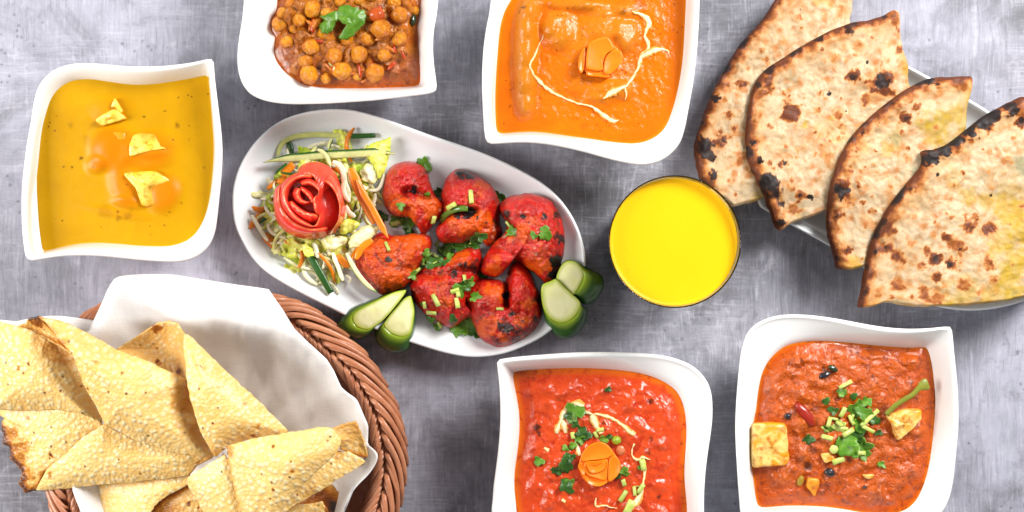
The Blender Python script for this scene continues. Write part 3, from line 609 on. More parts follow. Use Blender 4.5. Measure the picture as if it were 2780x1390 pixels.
lq = [(gr*.05, .0076), (gr*.78, .0076), (gr*.840, .0110), (gr*.911, .05), (gr*.9655, lz-.001), (gr*.9665, lz+.0004), (gr*.952, lz), (gr*.90, lz-.0002), (gr*.5, lz-.0002), (gr*.04, lz-.0002)]
rings = [[Vector((gc.x+r*math.cos(2*math.pi*i/128), gc.y+r*math.sin(2*math.pi*i/128), z)) for i in range(128)] for (r, z) in lq]
V, F = loft(rings); o = mk('yellow_drink', V, F, mat_lassi(), host=True); tag(o, 'opaque bright yellow mango drink filling the clear glass', 'drink')
# ================================================================ charred flatbreads
def mat_naan():
    m = NT('charred_flatbread'); v = m.coord(geo=True)
    n1 = m.noise(42, 5, .6, v, .5); n2 = m.noise(190, 5, .7, v, .6); n3 = m.noise(75, 4, .6, v, .9)
    c = m.mix(m.ramp(n1, [(.36, 0.0), (.66, 1.0)]), (.59, .45, .285), (.50, .335, .17))
    c = m.mix(m.ramp(n2, [(.48, 0.0), (.70, .75)]), c, (.68, .55, .39))
    c = m.mix(m.ramp(n2, [(.30, .8), (.46, 0.0)]), c, (.42, .20, .065))
    # small toasted flecks all over
    c = m.mix(m.math('MULTIPLY', m.ramp(n3, [(.52, 0.0), (.68, 1.0)]), .85), c, (.50, .20, .055))
    vo = m.voro(105, 'F1', v); pm = m.noise(48, 2, .5, v)
    c = m.mix(m.math('MULTIPLY', m.ramp(m.math('ADD', vo, m.math('MULTIPLY', m.math('SUBTRACT', n2, .5), .5)), [(.10, .9), (.36, 0.0)]), m.ramp(pm, [(.47, 0.0), (.56, 1.0)])), c, (.46, .17, .04))
    y = m.math('MULTIPLY', m.attr('filling'), m.ramp(n2, [(.30, .75), (.60, 1.3)])); c = m.mix(m.math('MULTIPLY', y, 1.0, clamp=True), c, (.46, .29, .02))
    g = m.attr('herb'); c = m.mix(m.math('MULTIPLY', g, m.ramp(n2, [(.35, .2), (.6, .8)])), c, (.20, .23, .12))
    t = m.math('ADD', m.math('MULTIPLY', m.attr('toast_or_shade'), 1.35), m.math('MULTIPLY', m.math('SUBTRACT', n2, .5), 1.2))
    tt = m.math('MULTIPLY', m.ramp(t, [(.06, 0.0), (.62, 1.0)]), m.math('GREATER_THAN', m.attr('toast_or_shade'), .01))
    c = m.mix(tt, c, m.ramp(t, [(.22, (.70, .36, .12)), (.50, (.52, .20, .045)), (.72, (.34, .10, .022)), (.98, (.13, .032, .010))]))
    k = m.math('ADD', m.attr('char'), m.math('MULTIPLY', m.math('SUBTRACT', n2, .5), 1.2))
    kk = m.math('MULTIPLY', m.ramp(k, [(.30, 0.0), (.62, 1.0)]), m.math('GREATER_THAN', m.attr('char'), .02))
    c = m.mix(kk, c, m.ramp(k, [(.35, (.24, .065, .014)), (.62, (.055, .018, .010)), (1.0, (.016, .011, .010))]))
    h = m.math('ADD', n2, m.math('MULTIPLY', m.noise(90, 3, .5, v), 1.2)); m.bump(h, .42, .0011)
    return m.done(c, .55, .3, sss=.12, rad=(.003, .002, .001))
NAAN = mat_naan()
def naan(crop, out, arc, label, z0, slope, toast_or_shade=(), char=(), fill=(), herb=(), bumps=(), center=None, nr=84, na=400, filledge=None):
    zr = z0+.004
    ro = smooth_closed(PW(crop, out, zr), 3); c = centroid(ro) if center is None else P(*S(crop, *center), zr).to_2d()
    ro = [p+Vector((1, 1))*0.0007*fb(p.x, p.y, 3, 260, 3) for p in ro]
    A = smooth_open(PW(crop, arc, zr), 3)
    B_ = [(P(*S(crop, b[0], b[1]), zr).to_2d(), px(crop, b[2], zr), b[3]/1000) for b in bumps]
    rb = random.Random(int(z0*1e5)); toast_or_shade = list(toast_or_shade); xs_ = [q[0] for q in out]; ys_ = [q[1] for q in out]
    for _ in range(95):
        x, y, r = rb.uniform(min(xs_), max(xs_)), rb.uniform(min(ys_), max(ys_)), rb.uniform(5, 17)
        B_.append((P(*S(crop, x, y), zr).to_2d(), px(crop, r*1.3, zr), rb.uniform(.25, .8)/1000)); toast_or_shade.append((x, y, r, rb.uniform(.28, .62)))
    zf0 = lambda x, y: z0+slope[0]*(x-c.x)+slope[1]*(y-c.y)
    cache = {}
    def z(x, y, r):
        h = .0026*fb(x, y, 1.1, 26, 2)+.0012*fb(x, y, 2.2, 85, 3)+.0005*fb(x, y, 5, 260, 2)
        for b, rr, am in B_:
            q = ((x-b.x)**2+(y-b.y)**2)/rr**2
            if q < 6: h += am*math.exp(-q)
        edge = -.0022*sst(.972, 1.0, r)
        return zf0(x, y)+.0042+h+edge
    V, F, R = disc(ro, c, nr, na, z, gamma=.75, under=[(1.0, -.0016), (.97, -.0030), (.6, -.0040)])
    nt = 1+nr*na; Q = [v.to_2d() for v in V]
    d = seg_dist([(q.x, q.y) for q in Q], [(p.x, p.y) for p in A])
    for k in range(nt):       # puffed rim along the round side
        V[k].z += .0022*math.exp(-((d[k]-.0055)/.0045)**2)*(1+.6*fb(V[k].x, V[k].y, 9, 140, 2))
    ft = blot(crop, toast_or_shade, zr); fc = blot(crop, char, zr); ff = blot(crop, fill, zr); fh = blot(crop, herb, zr)
    T = []; C = []; Fi = []; Hb = []
    df = seg_dist([(q.x, q.y) for q in Q], [(p.x, p.y) for p in PW(crop, filledge, zr)]) if filledge else None
    for k, q in enumerate(Q):
        w = .5+.5*fb(q.x, q.y, 6.6, 120, 3); w2 = fb(q.x, q.y, 16.6, 60, 3)
        e = math.exp(-(d[k]/.0085)**1.5)*(.42+.9*max(0, w-.25))
        T.append(max(ft(q), min(1.0, e+.35*math.exp(-(d[k]/.0025)**2))))  # flatbreads carry real toasting alone
        C.append(max(fc(q), max(0., (.5+w2)*1.5-.55)*math.exp(-(d[k]/.0042)**2)))
        f = ff(q)*.9
        if df is not None: f = max(f, math.exp(-(df[k]/.004)**2)*.9*(.5+w2))
        Fi.append(max(0, min(1, f*(.7+.5*w)))); Hb.append(fh(q))
    o = mk('flatbread', V, F, NAAN, attrs={'toast_or_shade': T, 'char': C, 'filling': Fi, 'herb': Hb}, host=True)
    return tag(o, label, 'flatbread', 'overlapping charred flatbreads')
naan('D', [(370,-5),(330,60),(270,130),(220,185),(175,260),(130,340),(95,410),(65,500),(45,560),(37,610),(42,660),(60,720),(100,770),(150,805),(195,838),(240,830),(300,812),(400,770),(520,700),(640,560),(740,380),(760,200),(690,110),(672,78),(680,40),(684,-10),(690,-60),(620,-110),(540,-120),(450,-80)],
     [(540,-120),(450,-80),(370,-5),(330,60),(270,130),(220,185),(175,260),(130,340),(95,410),(65,500),(45,560),(37,610),(42,660),(60,720),(100,770)],
     'backmost charred flatbread, next to the glass and tucked under the others', .0215, (0, 0),
     toast_or_shade=[(190,268,14,.6),(145,310,20,.6),(230,345,38,.75),(178,472,26,.6),(200,522,20,.6),(148,570,42,.9),(172,345,16,.5),(640,45,40,.35),(570,55,25,.4),(460,75,22,.4),(160,410,20,.5),(230,640,40,.5),(178,735,16,.6),(330,240,18,.5),(400,170,16,.4),(290,150,22,.4),(75,440,22,.6),(205,792,14,.5),(270,700,18,.4),(310,210,10,.5),(255,280,14,.4)],
     char=[(118,410,25,1),(88,610,58,1),(70,585,30,1),(108,640,22,.9),(110,715,30,.9),(240,165,20,.8),(150,570,24,.75),(470,37,6,.9),(178,270,7,.8),(90,460,12,.7),(215,190,10,.8)],
     fill=[(560,-5,40,.6),(290,815,40,.5),(120,280,30,.4)], bumps=[(270,740,50,2)])
naan('D', [(860,42),(835,46),(800,66),(740,82),(670,95),(600,120),(530,155),(460,195),(390,240),(330,280),(290,330),(270,390),(256,450),(250,530),(249,600),(260,660),(285,720),(315,780),(340,840),(358,880),(368,920),(390,936),(415,920),(440,905),(500,885),(560,862),(640,830),(760,740),(860,600),(920,430),(912,330),(907,270),(893,220),(880,160),(874,100),(873,55)],
     [(800,66),(740,82),(670,95),(600,120),(530,155),(460,195),(390,240),(330,280),(290,330),(270,390),(256,450),(250,530),(249,600),(260,660),(285,720),(315,780),(340,840),(358,880),(370,925)],
     'second charred flatbread, with a black open blister at its lower tip', .0275, (.02, .0),
     toast_or_shade=[(430,455,46,.85),(680,315,34,.9),(800,335,62,.95),(735,410,36,.6),(550,380,16,.5),(600,248,18,.5),(545,445,24,.5),(620,465,34,.5),(700,190,40,.4),(820,250,14,.4),(870,205,24,.6),(340,340,40,.8),(310,300,40,.6),(530,625,12,.5),(580,645,28,.4),(460,610,18,.45),(555,590,12,.45),(400,665,22,.7),(345,660,20,.6),(430,735,14,.6),(470,795,30,.7),(640,115,40,.6),(500,165,50,.6),(840,70,40,.6),(740,95,30,.5),(300,390,40,.6),(270,600,35,.6),(330,740,40,.6),(440,850,40,.5),(830,180,12,.4),(650,255,12,.3),(770,285,12,.3)],
     char=[(800,335,40,.95),(345,745,50,1.1),(370,790,42,1),(585,380,13,1),(738,256,9,1),(656,452,6,.9),(510,802,20,1),(680,315,18,.8),(300,650,18,.9),(390,905,26,.9),(395,830,20,.9),(465,790,14,.8),(350,265,30,.75),(290,340,26,.7),(265,480,20,.7),(545,150,34,.8),(660,120,34,.7),(810,65,22,.8),(430,450,22,.55),(275,580,18,.9),(405,660,14,.8)],
     fill=[(905,300,30,.7),(490,505,18,.8),(600,480,14,.5),(455,865,30,.5),(640,560,60,.3),(560,520,50,.25),(370,820,22,.7)], herb=[(440,310,30,.8),(425,330,34,.5),(770,215,16,.5)],
     bumps=[(345,740,45,2.2),(372,810,25,-2.5),(700,280,150,2),(480,520,60,1.2),(440,640,80,-1)], filledge=[(888,200),(915,330)])
naan('D', [(1168,315),(1120,312),(1060,315),(1000,318),(940,340),(880,375),(820,420),(760,470),(710,520),(670,570),(640,620),(610,690),(592,760),(583,830),(579,900),(585,960),(600,1010),(612,1060),(620,1090),(680,1095),(730,1085),(800,1060),(900,980),(1000,850),(1080,700),(1135,560),(1148,480),(1153,420),(1162,370)],
     [(1168,315),(1120,312),(1060,315),(1000,318),(940,340),(880,375),(820,420),(760,470),(710,520),(670,570),(640,620),(610,690),(592,760),(583,830),(579,900),(585,960),(600,1010),(612,1060),(620,1090)],
     'third charred flatbread, the narrow one with yellow filling near its top corner', .0335, (.03, .01),
     toast_or_shade=[(895,480,42,.8),(935,440,26,.6),(720,535,24,.8),(640,765,50,.8),(615,880,34,.7),(655,1020,36,.75),(670,690,34,.5),(750,860,12,.6),(860,620,20,.35),(905,645,20,.4),(660,820,30,.5),(740,910,50,.35),(1015,345,24,.6),(1080,330,30,.5),(1130,365,26,.5),(610,940,30,.5),(780,490,30,.5),(850,420,30,.5),(600,1010,26,.7)],
     char=[(635,770,34,1),(628,800,20,.9),(900,480,18,.7),(720,538,12,.8),(612,882,16,.8),(1018,346,12,.7),(655,1015,14,.7),(622,1052,16,.8),(690,560,14,.7),(835,560,4,.8)],
     fill=[(1040,520,70,.9),(980,500,50,.7),(1110,460,50,.8),(830,600,40,.6),(730,600,30,.4),(860,560,40,.5),(690,1080,50,.9),(650,1092,40,.9),(1000,570,40,.6)], herb=[(850,560,40,.6),(930,690,22,.8),(905,540,30,.4),(880,700,16,.7)],
     bumps=[(1000,450,80,1.8),(830,580,60,-1.4),(720,760,80,1.2)], filledge=[(1160,330),(1140,520),(1060,590)])
naan('D', [(1378,393),(1330,410),(1270,440),(1210,475),(1160,515),(1110,555),(1060,590),(1010,606),(962,615),(968,655),(950,690),(910,740),(860,800),(820,860),(790,920),(765,980),(750,1040),(735,1100),(725,1160),(716,1220),(715,1250),(770,1246),(820,1231),(900,1243),(960,1248),(1050,1246),(1150,1241),(1250,1232),(1350,1215),(1450,1190),(1560,1120),(1620,980),(1640,820),(1600,640),(1530,500),(1450,410)],
     [(1530,480),(1450,410),(1378,393),(1330,410),(1270,440),(1210,475),(1160,515),(1110,555),(1060,590),(1010,606),(962,615),(968,655),(950,690),(910,740),(860,800),(820,860),(790,920),(765,980),(750,1040),(735,1100),(725,1160),(716,1250)],
     'largest charred flatbread, frontmost at the right edge of the picture, with a black scorched rim', .0400, (.035, .02),
     toast_or_shade=[(910,765,34,.8),(820,935,48,.7),(815,1010,40,.7),(780,1020,20,.8),(865,1050,46,.7),(870,1160,50,.6),(975,1190,40,.6),(1165,920,40,.8),(1245,935,36,.75),(1060,965,24,.7),(1020,1050,36,.9),(1085,1075,38,.9),(1025,1125,30,.7),(1140,880,16,.5),(1075,880,24,.5),(965,1075,26,.6),(985,1020,26,.6),(920,990,24,.5),(1110,1000,44,.6),(1180,880,18,.5),(1230,1070,40,.55),(1255,1140,28,.5),(1135,1160,34,.5),(1030,1215,40,.55),(790,1190,34,.4),(1340,440,60,.6),(1220,500,50,.7),(1110,575,50,.7),(1360,500,30,.8),(840,880,40,.5),(745,1150,30,.4),(770,1080,40,.4),(930,880,20,.4),(1010,960,16,.4)],
     char=[(1010,640,44,1.1),(985,655,30,1),(1050,600,40,1.1),(1100,565,40,1.1),(1150,528,40,1.1),(1200,490,44,1.1),(1250,462,40,1.05),(1310,435,40,1),(1330,460,30,.9),(1360,495,24,.9),(1022,712,10,1),(1243,795,8,1),(1020,1050,20,.8),(1078,1078,18,.85),(1165,922,16,.75),(778,1022,12,.9),(910,768,16,.8),(820,1010,14,.7),(1030,1125,16,.6),(1120,1012,12,.7)],
     fill=[(1340,1060,110,.95),(1360,900,90,.9),(1350,1180,90,.9),(1230,820,50,.6),(1160,800,50,.6),(1290,850,60,.8),(1130,1190,110,.6),(1250,1190,70,.6),(1100,730,50,.35),(1330,760,60,.4),(1300,1000,60,.6),(1480,1000,160,.9)], herb=[(1350,660,44,.9),(1370,690,40,.8),(1310,540,24,.4),(1160,1130,36,.5),(1090,1160,26,.4),(1340,1190,16,.7),(1280,480,30,.2)],
     bumps=[(1230,650,110,2.2),(1080,830,90,-1.5),(1000,760,60,1.5),(1200,1000,120,1.2),(1330,830,60,-1.6),(890,1000,80,1.4)], filledge=[(720,1255),(960,1255),(1350,1222),(1560,1130)])

# ================================================================ wicker basket
def mat_wicker():
    m = NT('brown_wicker'); v = m.coord(geo=True); al = m.attr('along'); r = m.orand()
    n1 = m.noise(120, 4, .6, v); st = m.noise(900, 3, .6, v)
    c = m.mix(m.ramp(r, [(0.0, 0.0), (1.0, 1.0)]), (.52, .20, .09), (.38, .128, .055)); c = m.mix(m.ramp(n1, [(.38, 0.0), (.70, .7)]), c, (.54, .235, .13))
    c = m.mix(m.ramp(st, [(.56, 0.0), (.75, .4)]), c, (.14, .04, .02)); m.bump(st, .25, .0004)
    return m.done(c, .38, .45, coat=.15)
WICK = mat_wicker()
ZB = .072
RADS = sorted([(136, 1062), (124, 1030), (150, 1022), (165, 985), (191, 953), (212, 955), (240, 965), (270, 970), (300, 975), (343, 983), (357, 981), (12, 965), (28, 945), (50, 915), (61, 920), (73, 900), (84, 888), (97, 908), (111, 950)])
def brad(deg):
    deg %= 360; n = len(RADS)
    for i in range(n):
        a0, r0 = RADS[i]; a1, r1 = RADS[(i+1) % n]; a1 += 360 if i == n-1 else 0; d = deg if deg >= a0 or i < n-1 else deg+360
        if i == n-1 and deg < RADS[0][0]: d = deg+360
        if a0 <= d <= a1: t = (d-a0)/(a1-a0); t = t*t*(3-2*t); return r0+(r1-r0)*t
    return 960
BCEN = P(*S('E', 1170, 1000), ZB).to_2d()
def rim_pt(deg, s, z):         # s: 0 at the outer edge, 1 at the inner edge of the rim
    a = math.radians(deg); r = px('E', brad(deg), ZB)-s*.0205
    return Vector((BCEN.x+r*math.cos(a), BCEN.y+r*math.sin(a), z))
bk = empty('wicker_basket', (BCEN.x, BCEN.y, 0), 'round brown wicker basket lined with a white napkin, at the lower left', 'basket')
NU = 54; rs = random.Random(3)
dome = lambda s: ZB-.010+.011*math.sin(math.pi*min(1, max(0, .18+.72*(1-s))))
for k in range(NU):
    a0 = 90-360*k/NU
    for j in range(2):         # (a thick and a thin) long strands rolling from the line of gaps over to the outer edge
        n = 16; pts = []; sp = (27 if j == 0 else 20)+rs.uniform(-1.2, 1.4); off = j*3.3+rs.uniform(-.5, .5)
        for i in range(n+1):
            t = i/n; s = .60*(1-math.sin(math.pi/2*t**1.05))+.01; lift = -.008*(1-sst(0, .14, t))-.007*sst(.78, 1, t)
            pts.append(rim_pt(a0-off-sp*t, s+.015*math.sin(3*t+k), dome(s)+.0012+lift+.0016*math.sin(math.pi*t)))
        w = [(.00165 if j == 0 else .00110)*(.75+.25*min(1, 6*min(i/n, 1-i/n)+.3))*(1+.06*math.sin(k*3.7+j)) for i in range(n+1)]
        V, F, sd, al = sweep(pts, w, [x*.85 for x in w], n=8); mk('rim_strand', V, F, WICK, bk, {'along': al})
    for j in range(3):         # bundles turning down to the inside
        n = 12; pts = []; off = j*1.9+rs.uniform(-.3, .3)
        for i in range(n+1):
            t = i/n; s = .60+.48*t**.9; pts.append(rim_pt(a0+1.5-off-(16-.6*j)*t, s, dome(s)+.0004-.005*(1-sst(0, .2, t))-.020*sst(.55, 1.05, t)))
        w = [.00135*(1+.08*math.sin(k+j*2)) for i in range(n+1)]
        V, F, sd, al = sweep(pts, w, [x*.8 for x in w], n=8); mk('inner_strand', V, F, WICK, bk, {'along': al})
# woven wall and base below the rim
V = []; F = []
for row in range(20):
    zz = .003+row*.0030; pts = []
    for i in range(181):
        d = 360*i/180; pts.append(rim_pt(d, .16+.30*(1-zz/.06)+.075*math.sin(math.radians(d)*50*.5*2+(row % 2)*math.pi), zz))
    v, f, sd, al = sweep(pts, [.0016]*181, [.0013]*181, n=6); b = len(V); V += v; F += [tuple(q+b for q in t) for t in f]
w_ = mk('woven_wall', V, F, WICK, bk, {'along': [0.0]*len(V)}); w_['kind'] = 'stuff'
out = [rim_pt(360*i/60, .42, 0).to_2d() for i in range(60)]
V, F, R = disc(out, BCEN, 20, 90, lambda x, y, r: .0030+.0008*math.sin(r*120), under=[(1.0, -.0015), (.98, -.0022), (.5, -.0022)])
mk('basket_base', V, F, WICK, bk, {'along': R})

# ================================================================ napkin
def mat_cloth():
    m = NT('white_linen'); wv = m.math('ADD', m.math('MULTIPLY', m.noise(60, 4, .6, m.coord((40, 1.4, 1), geo=True)), .5), m.math('MULTIPLY', m.noise(60, 4, .6, m.coord((1.4, 40, 1), geo=True)), .5))
    c = m.mix(m.ramp(wv, [(.38, 0.0), (.62, 1.0)]), (.78, .75, .735), (.87, .855, .84)); m.bump(wv, .22, .0004)
    return m.done(c, .85, .15, sss=.1, rad=(.003, .003, .003))
CLOTH = mat_cloth()
def sheet(name, crop, poly, mat, parent=None, solid=.0006, crown=0.0, sub=6, nr=26, na=140, center=None, wave=(0, 0), attrs=None, label=None, cat=None, group=None, smoothed=False, hf=None, host=True, zoff=0.0, dense=None, ragged=0.0):
    """a thin sheet: outline with a height (mm) at each corner, carried smoothly into the inside"""
    pts = []
    for p in poly:
        w = P(*S(crop, p[0], p[1]), p[2]/1000+zoff); pts.append(w)
    if smoothed: pts = smooth_closed(pts, sub)
    else:
        q = []
        for i in range(len(pts)):
            a, b = pts[i], pts[(i+1) % len(pts)]
            for k in range(sub): q.append(a.lerp(b, k/sub))
        pts = q
    if ragged: pts = [p+Vector((fb(p.x, p.y, 1, 500, 2), fb(p.x, p.y, 6, 500, 2), 0))*ragged for p in pts]
    c2 = centroid([p.to_2d() for p in pts]) if center is None else P(*S(crop, *center[:2]), (center[2] if len(center) > 2 else poly[0][2])/1000).to_2d()
    V, F, R = disc([p.to_2d() for p in pts], c2, nr, na, lambda x, y, r: 0.0)
    zz = mvc([p.to_2d() for p in pts], [p.z for p in pts], [v.to_2d() for v in V])
    for k, v in enumerate(V):
        r = min(R[k], 1.0); v.z = zz[k]+crown/1000*(1-r**2.2)+wave[0]/1000*fb(v.x, v.y, 2.7, wave[1], 2)
        if hf: v.z += hf(v.x, v.y, r)
    at = {'edge': R}
    if attrs: at.update(attrs([v.to_2d() for v in V]))
    o = mk(name, V, F, mat, parent, at, host=host, solid=solid)
    if label: tag(o, label, cat, group)
    return o
np0 = empty('cloth_napkin', (BCEN.x, BCEN.y, .004), 'white cloth napkin lining the wicker basket and draped over its rim', 'napkin')
def drape(crop, poly, name, fold=0.0, up=.0016, curl=None, nr=46, na=240, center=None):
    ro = [P(*S(crop, x, y), .078).to_2d() for x, y in poly]; q = []
    for i in range(len(ro)):
        a, b = ro[i], ro[(i+1) % len(ro)]
        for k in range(5): q.append(a.lerp(b, k/5))
    ro = q
    c = centroid(ro) if center is None else P(*S(crop, *center), .078).to_2d()
    cl = [P(*S(crop, x, y), .09).to_2d() for x, y in curl] if curl else None
    V, F, R = disc(ro, c, nr, na, lambda x, y, r: 0)
    dc = seg_dist([(v.x, v.y) for v in V], cl) if cl else None
    cre = np.min([seg_dist([(v.x, v.y) for v in V], [tuple(P(*S('E', x, y), .075).to_2d()) for x, y in ln]) for ln in ([(640,50),(860,210),(1040,330)],[(1330,90),(1290,420),(1330,650)],[(1560,310),(1480,600),(1540,830)],[(1820,640),(1660,720)])], axis=0) if curl else None
    for k, v in enumerate(V):
        d = v.to_2d()-BCEN; deg = math.degrees(math.atan2(d.y, d.x)); Ro = px('E', brad(deg), ZB); rr = d.length
        s = (Ro-rr)/.0205; top = ZB+.0022
        if s <= .75: z = top-.004*max(0, -s)**1.3-.001*abs(s-.3)
        else: z = top-.0005-(.031*sst(.75, 2.4, s)+.022*sst(1.8, 4.2, s))
        z += .0010*fb(v.x, v.y, 8, 70, 3)+.0026*abs(fb(v.x*1.7, v.y*.6, 3, 38, 2))*min(1, max(0, s))+up+.0022*(1-sst(.9, 1.6, s))+.0017*abs(fb(v.x, v.y, 2, 22, 2))*min(1, .3+max(0, s))+fold*.001*math.sin(deg*.26)*sst(.8, 2.2, s)
        if cre is not None: z += .0034*max(0., 1-cre[k]/.013)*sst(-.2, .5, s)
        if cl: z += .020*math.exp(-(dc[k]/.012)**2)
        v.z = z
    return mk(name, V, F, CLOTH, np0, {'edge': R}, host=True, solid=.0006)
drape('E', [(600,150),(622,95),(652,48),(700,36),(760,30),(850,28),(930,32),(1050,52),(1200,76),(1330,94),(1422,107),(1452,150),(1500,215),(1560,310),(1640,395),(1730,480),(1770,545),(1805,625),(1840,655),(1890,690),(1925,770),(1950,830),(1945,930),(1990,985),(1960,1060),(1850,1200),(1805,1288),(1780,1420),(1500,1600),(1000,1650),(600,1550),(440,1330),(385,1170),(380,900),(420,600),(480,420),(490,350),(530,300),(565,230)],
      'cloth_panel', fold=1.5, curl=[(490,350),(530,300),(565,230),(600,150),(640,70)], center=(1150,880))
drape('E', [(-60,270),(60,280),(150,262),(240,250),(320,250),(400,258),(470,268),(535,282),(520,310),(495,352),(470,420),(400,520),(200,560),(-40,500)], 'cloth_corner', up=.0008, nr=20, na=120)
sheet('cloth_hem', 'E', [(1942,935,82),(1965,945,84),(1995,975,86),(2000,1000,86),(1985,1040,85),(1950,1090,84),(1900,1140,84),(1860,1190,83),(1835,1250,82),(1810,1320,80),(1770,1320,70),(1790,1230,66),(1800,1160,64),(1780,1110,62),(1860,1060,66),(1940,1020,72),(1950,985,78)], CLOTH, np0, smoothed=True, sub=3, nr=12, na=120, center=(1900,1085))

# ================================================================ papads
def mat_papad():
    m = NT('crisp_papad'); v = m.coord(geo=True); n1 = m.noise(26, 4, .6, v, .4); n2 = m.noise(140, 5, .7, v, .5)
    c = m.mix(m.ramp(n1, [(.36, 0.0), (.66, 1.0)]), (.92, .60, .205), (.85, .49, .12))
    c = m.mix(m.ramp(n2, [(.50, 0.0), (.75, .5)]), c, (.80, .58, .25))
    b1 = m.voro(235, 'F1', v); b2 = m.voro(470, 'F1', v); pm = m.noise(48, 3, .5, v)
    bub = m.math('MULTIPLY', m.ramp(m.math('ADD', b1, m.math('MULTIPLY', m.math('SUBTRACT', n2, .5), .35)), [(.08, 1.0), (.42, 0.0)]), m.ramp(pm, [(.36, .35), (.56, 1.0)]))
    small = m.ramp(b2, [(.25, 1.0), (.55, 0.0)])
    c = m.mix(m.math('MULTIPLY', bub, .80), c, (.95, .82, .52)); c = m.mix(m.math('MULTIPLY', small, .25), c, (.86, .66, .32))
    sp = m.voro(95, 'F1', v, out='Distance'); cid = m.voro(95, 'F1', v, out='Color'); sep = m.n.new('ShaderNodeSeparateColor'); m.link(cid, sep.inputs[0])
    dist = m.math('ADD', sp, m.math('MULTIPLY', m.noise(330, 3, .6, v), .13))
    sk = m.math('MULTIPLY', m.ramp(dist, [(.10, 1.0), (.16, 0.0)]), m.math('GREATER_THAN', sep.outputs[0], .73))
    c = m.mix(m.math('MULTIPLY', sk, .9), c, m.mix(sep.outputs[1], (.04, .022, .014), (.30, .10, .02)))
    t = m.math('ADD', m.attr('toast_or_shade'), m.math('MULTIPLY', m.math('SUBTRACT', n2, .5), .35)); ok = m.math('GREATER_THAN', m.attr('toast_or_shade'), .02)
    c = m.mix(m.math('MULTIPLY', m.ramp(t, [(.06, 0.0), (.55, 1.0)]), ok), c, m.ramp(t, [(.15, (.66, .34, .06)), (.50, (.58, .235, .02)), (.72, (.30, .085, .010)), (.95, (.030, .020, .018))]))
    h = m.math('ADD', m.math('MULTIPLY', bub, 1.6), m.math('ADD', m.math('MULTIPLY', small, .5), m.math('MULTIPLY', n2, .35))); m.bump(h, .34, .0013)
    return m.done(c, .38, .4, sss=.15, rad=(.004, .002, .0008), coat=.1)
PAPAD = mat_papad()
def papad(label, folds, base):
    p0 = empty('papad', P(*S('E', *base[:2]), .03), label, 'papad', 'folded papads in the basket')
    for f in folds:
        tf = blot('E', f.get('toast_or_shade', ()), f.get('z', .1)-.006); bl = f.get('burn'); bw = f.get('bw', .003); ba = f.get('ba', 1.0); t0 = f.get('base', 0.0)  # spots mix real toasting with fold shade painted as browning
        def at(Q, tf=tf, bl=bl, bw=bw, ba=ba, t0=t0):
            T = [max(tf(q), t0*(.75+.5*fb(q.x, q.y, 3, 60, 2))) for q in Q]
            if bl:
                for ln in bl:
                    d = seg_dist([(q.x, q.y) for q in Q], [P(*S('E', x, y), f.get('z', .1)-.006).to_2d() for x, y in ln])
                    for k in range(len(T)): T[k] = max(T[k], ba*math.exp(-(d[k]/(bw*(1+.7*fb(Q[k].x, Q[k].y, 1, 180, 2))))**1.4))
            return {'toast_or_shade': T}
        sheet(f.get('name', 'papad_fold'), 'E', [(a, b, q-6) for a, b, q in f['p']], PAPAD, p0, solid=.0011, crown=f.get('crown', 2.5), sub=f.get('sub', 8), nr=f.get('nr', 34), na=f.get('na', 170), center=f.get('c'), wave=(.5, 60), attrs=at, ragged=f.get('rag', .0006))
papad('bottom papad with a smooth rounded edge, cut off by the bottom edge', [
    {'p': [(462,1180,62),(480,1150,66),(560,1120,72),(700,1080,76),(900,1020,80),(1010,1030,84),(1005,1140,84),(900,1190,84),(840,1235,83),(790,1300,82),(700,1420,78),(560,1420,70),(490,1310,64),(465,1230,62)], 'z': .07, 'crown': 4, 'toast_or_shade': [(470,1240,30,.25),(820,1220,60,.12)], 'base': .05}], (650,1230))
papad('dark toasted papad peeping out between two pale ones at the bottom edge', [
    {'p': [(815,1255,74),(900,1195,76),(1000,1138,78),(1050,1180,80),(1060,1240,80),(1110,1320,80),(1000,1420,74),(760,1420,68),(780,1310,70)], 'z': .075, 'base': .50, 'toast_or_shade': [(1010,1235,16,.9),(1060,1260,10,.85),(880,1280,60,.45)], 'burn': [[(800,1270),(900,1195),(1000,1138)]], 'bw': .0035, 'ba': .9}], (950,1300))
papad('bottommost blackened papad in the lower right of the basket', [
    {'p': [(1560,1245,62),(1640,1190,64),(1700,1150,66),(1760,1140,66),(1800,1190,66),(1822,1235,66),(1810,1330,62),(1700,1420,58),(1500,1420,56)], 'z': .06, 'base': .85, 'toast_or_shade': [(1730,1180,60,.45),(1780,1250,30,.6)]},
    {'p': [(1380,1292,78),(1480,1262,80),(1560,1250,80),(1660,1243,80),(1705,1232,81),(1735,1275,80),(1745,1330,76),(1700,1420,72),(1400,1420,70)], 'z': .08, 'toast_or_shade': [(1745,1280,34,.7)]}], (1600,1290))
papad('papad with a scorched ragged edge hanging over the left rim', [
    {'p': [(-30,750,82),(20,757,82),(28,790,82),(8,850,82),(22,880,82),(18,925,82),(48,945,82),(55,1000,81),(112,1060,81),(122,1105,80),(96,1135,80),(130,1183,79),(200,1172,80),(240,1100,83),(330,1010,87),(440,900,92),(545,825,96),(470,740,97),(300,720,94),(130,740,88)], 'z': .085, 'crown': 3, 'c': (260,900), 'sub': 6, 'rag': .0013,
     'toast_or_shade': [(60,870,75,.60),(110,960,70,.62),(150,1080,60,.55),(295,725,22,.75),(280,980,16,.85),(165,785,20,.55),(240,800,40,.12)], 'burn': [[(8,850),(22,880),(18,925),(48,945),(55,1000),(112,1060),(122,1105),(96,1135),(130,1183),(200,1172),(240,1100)]], 'bw': .0042, 'ba': .92}], (250,950))
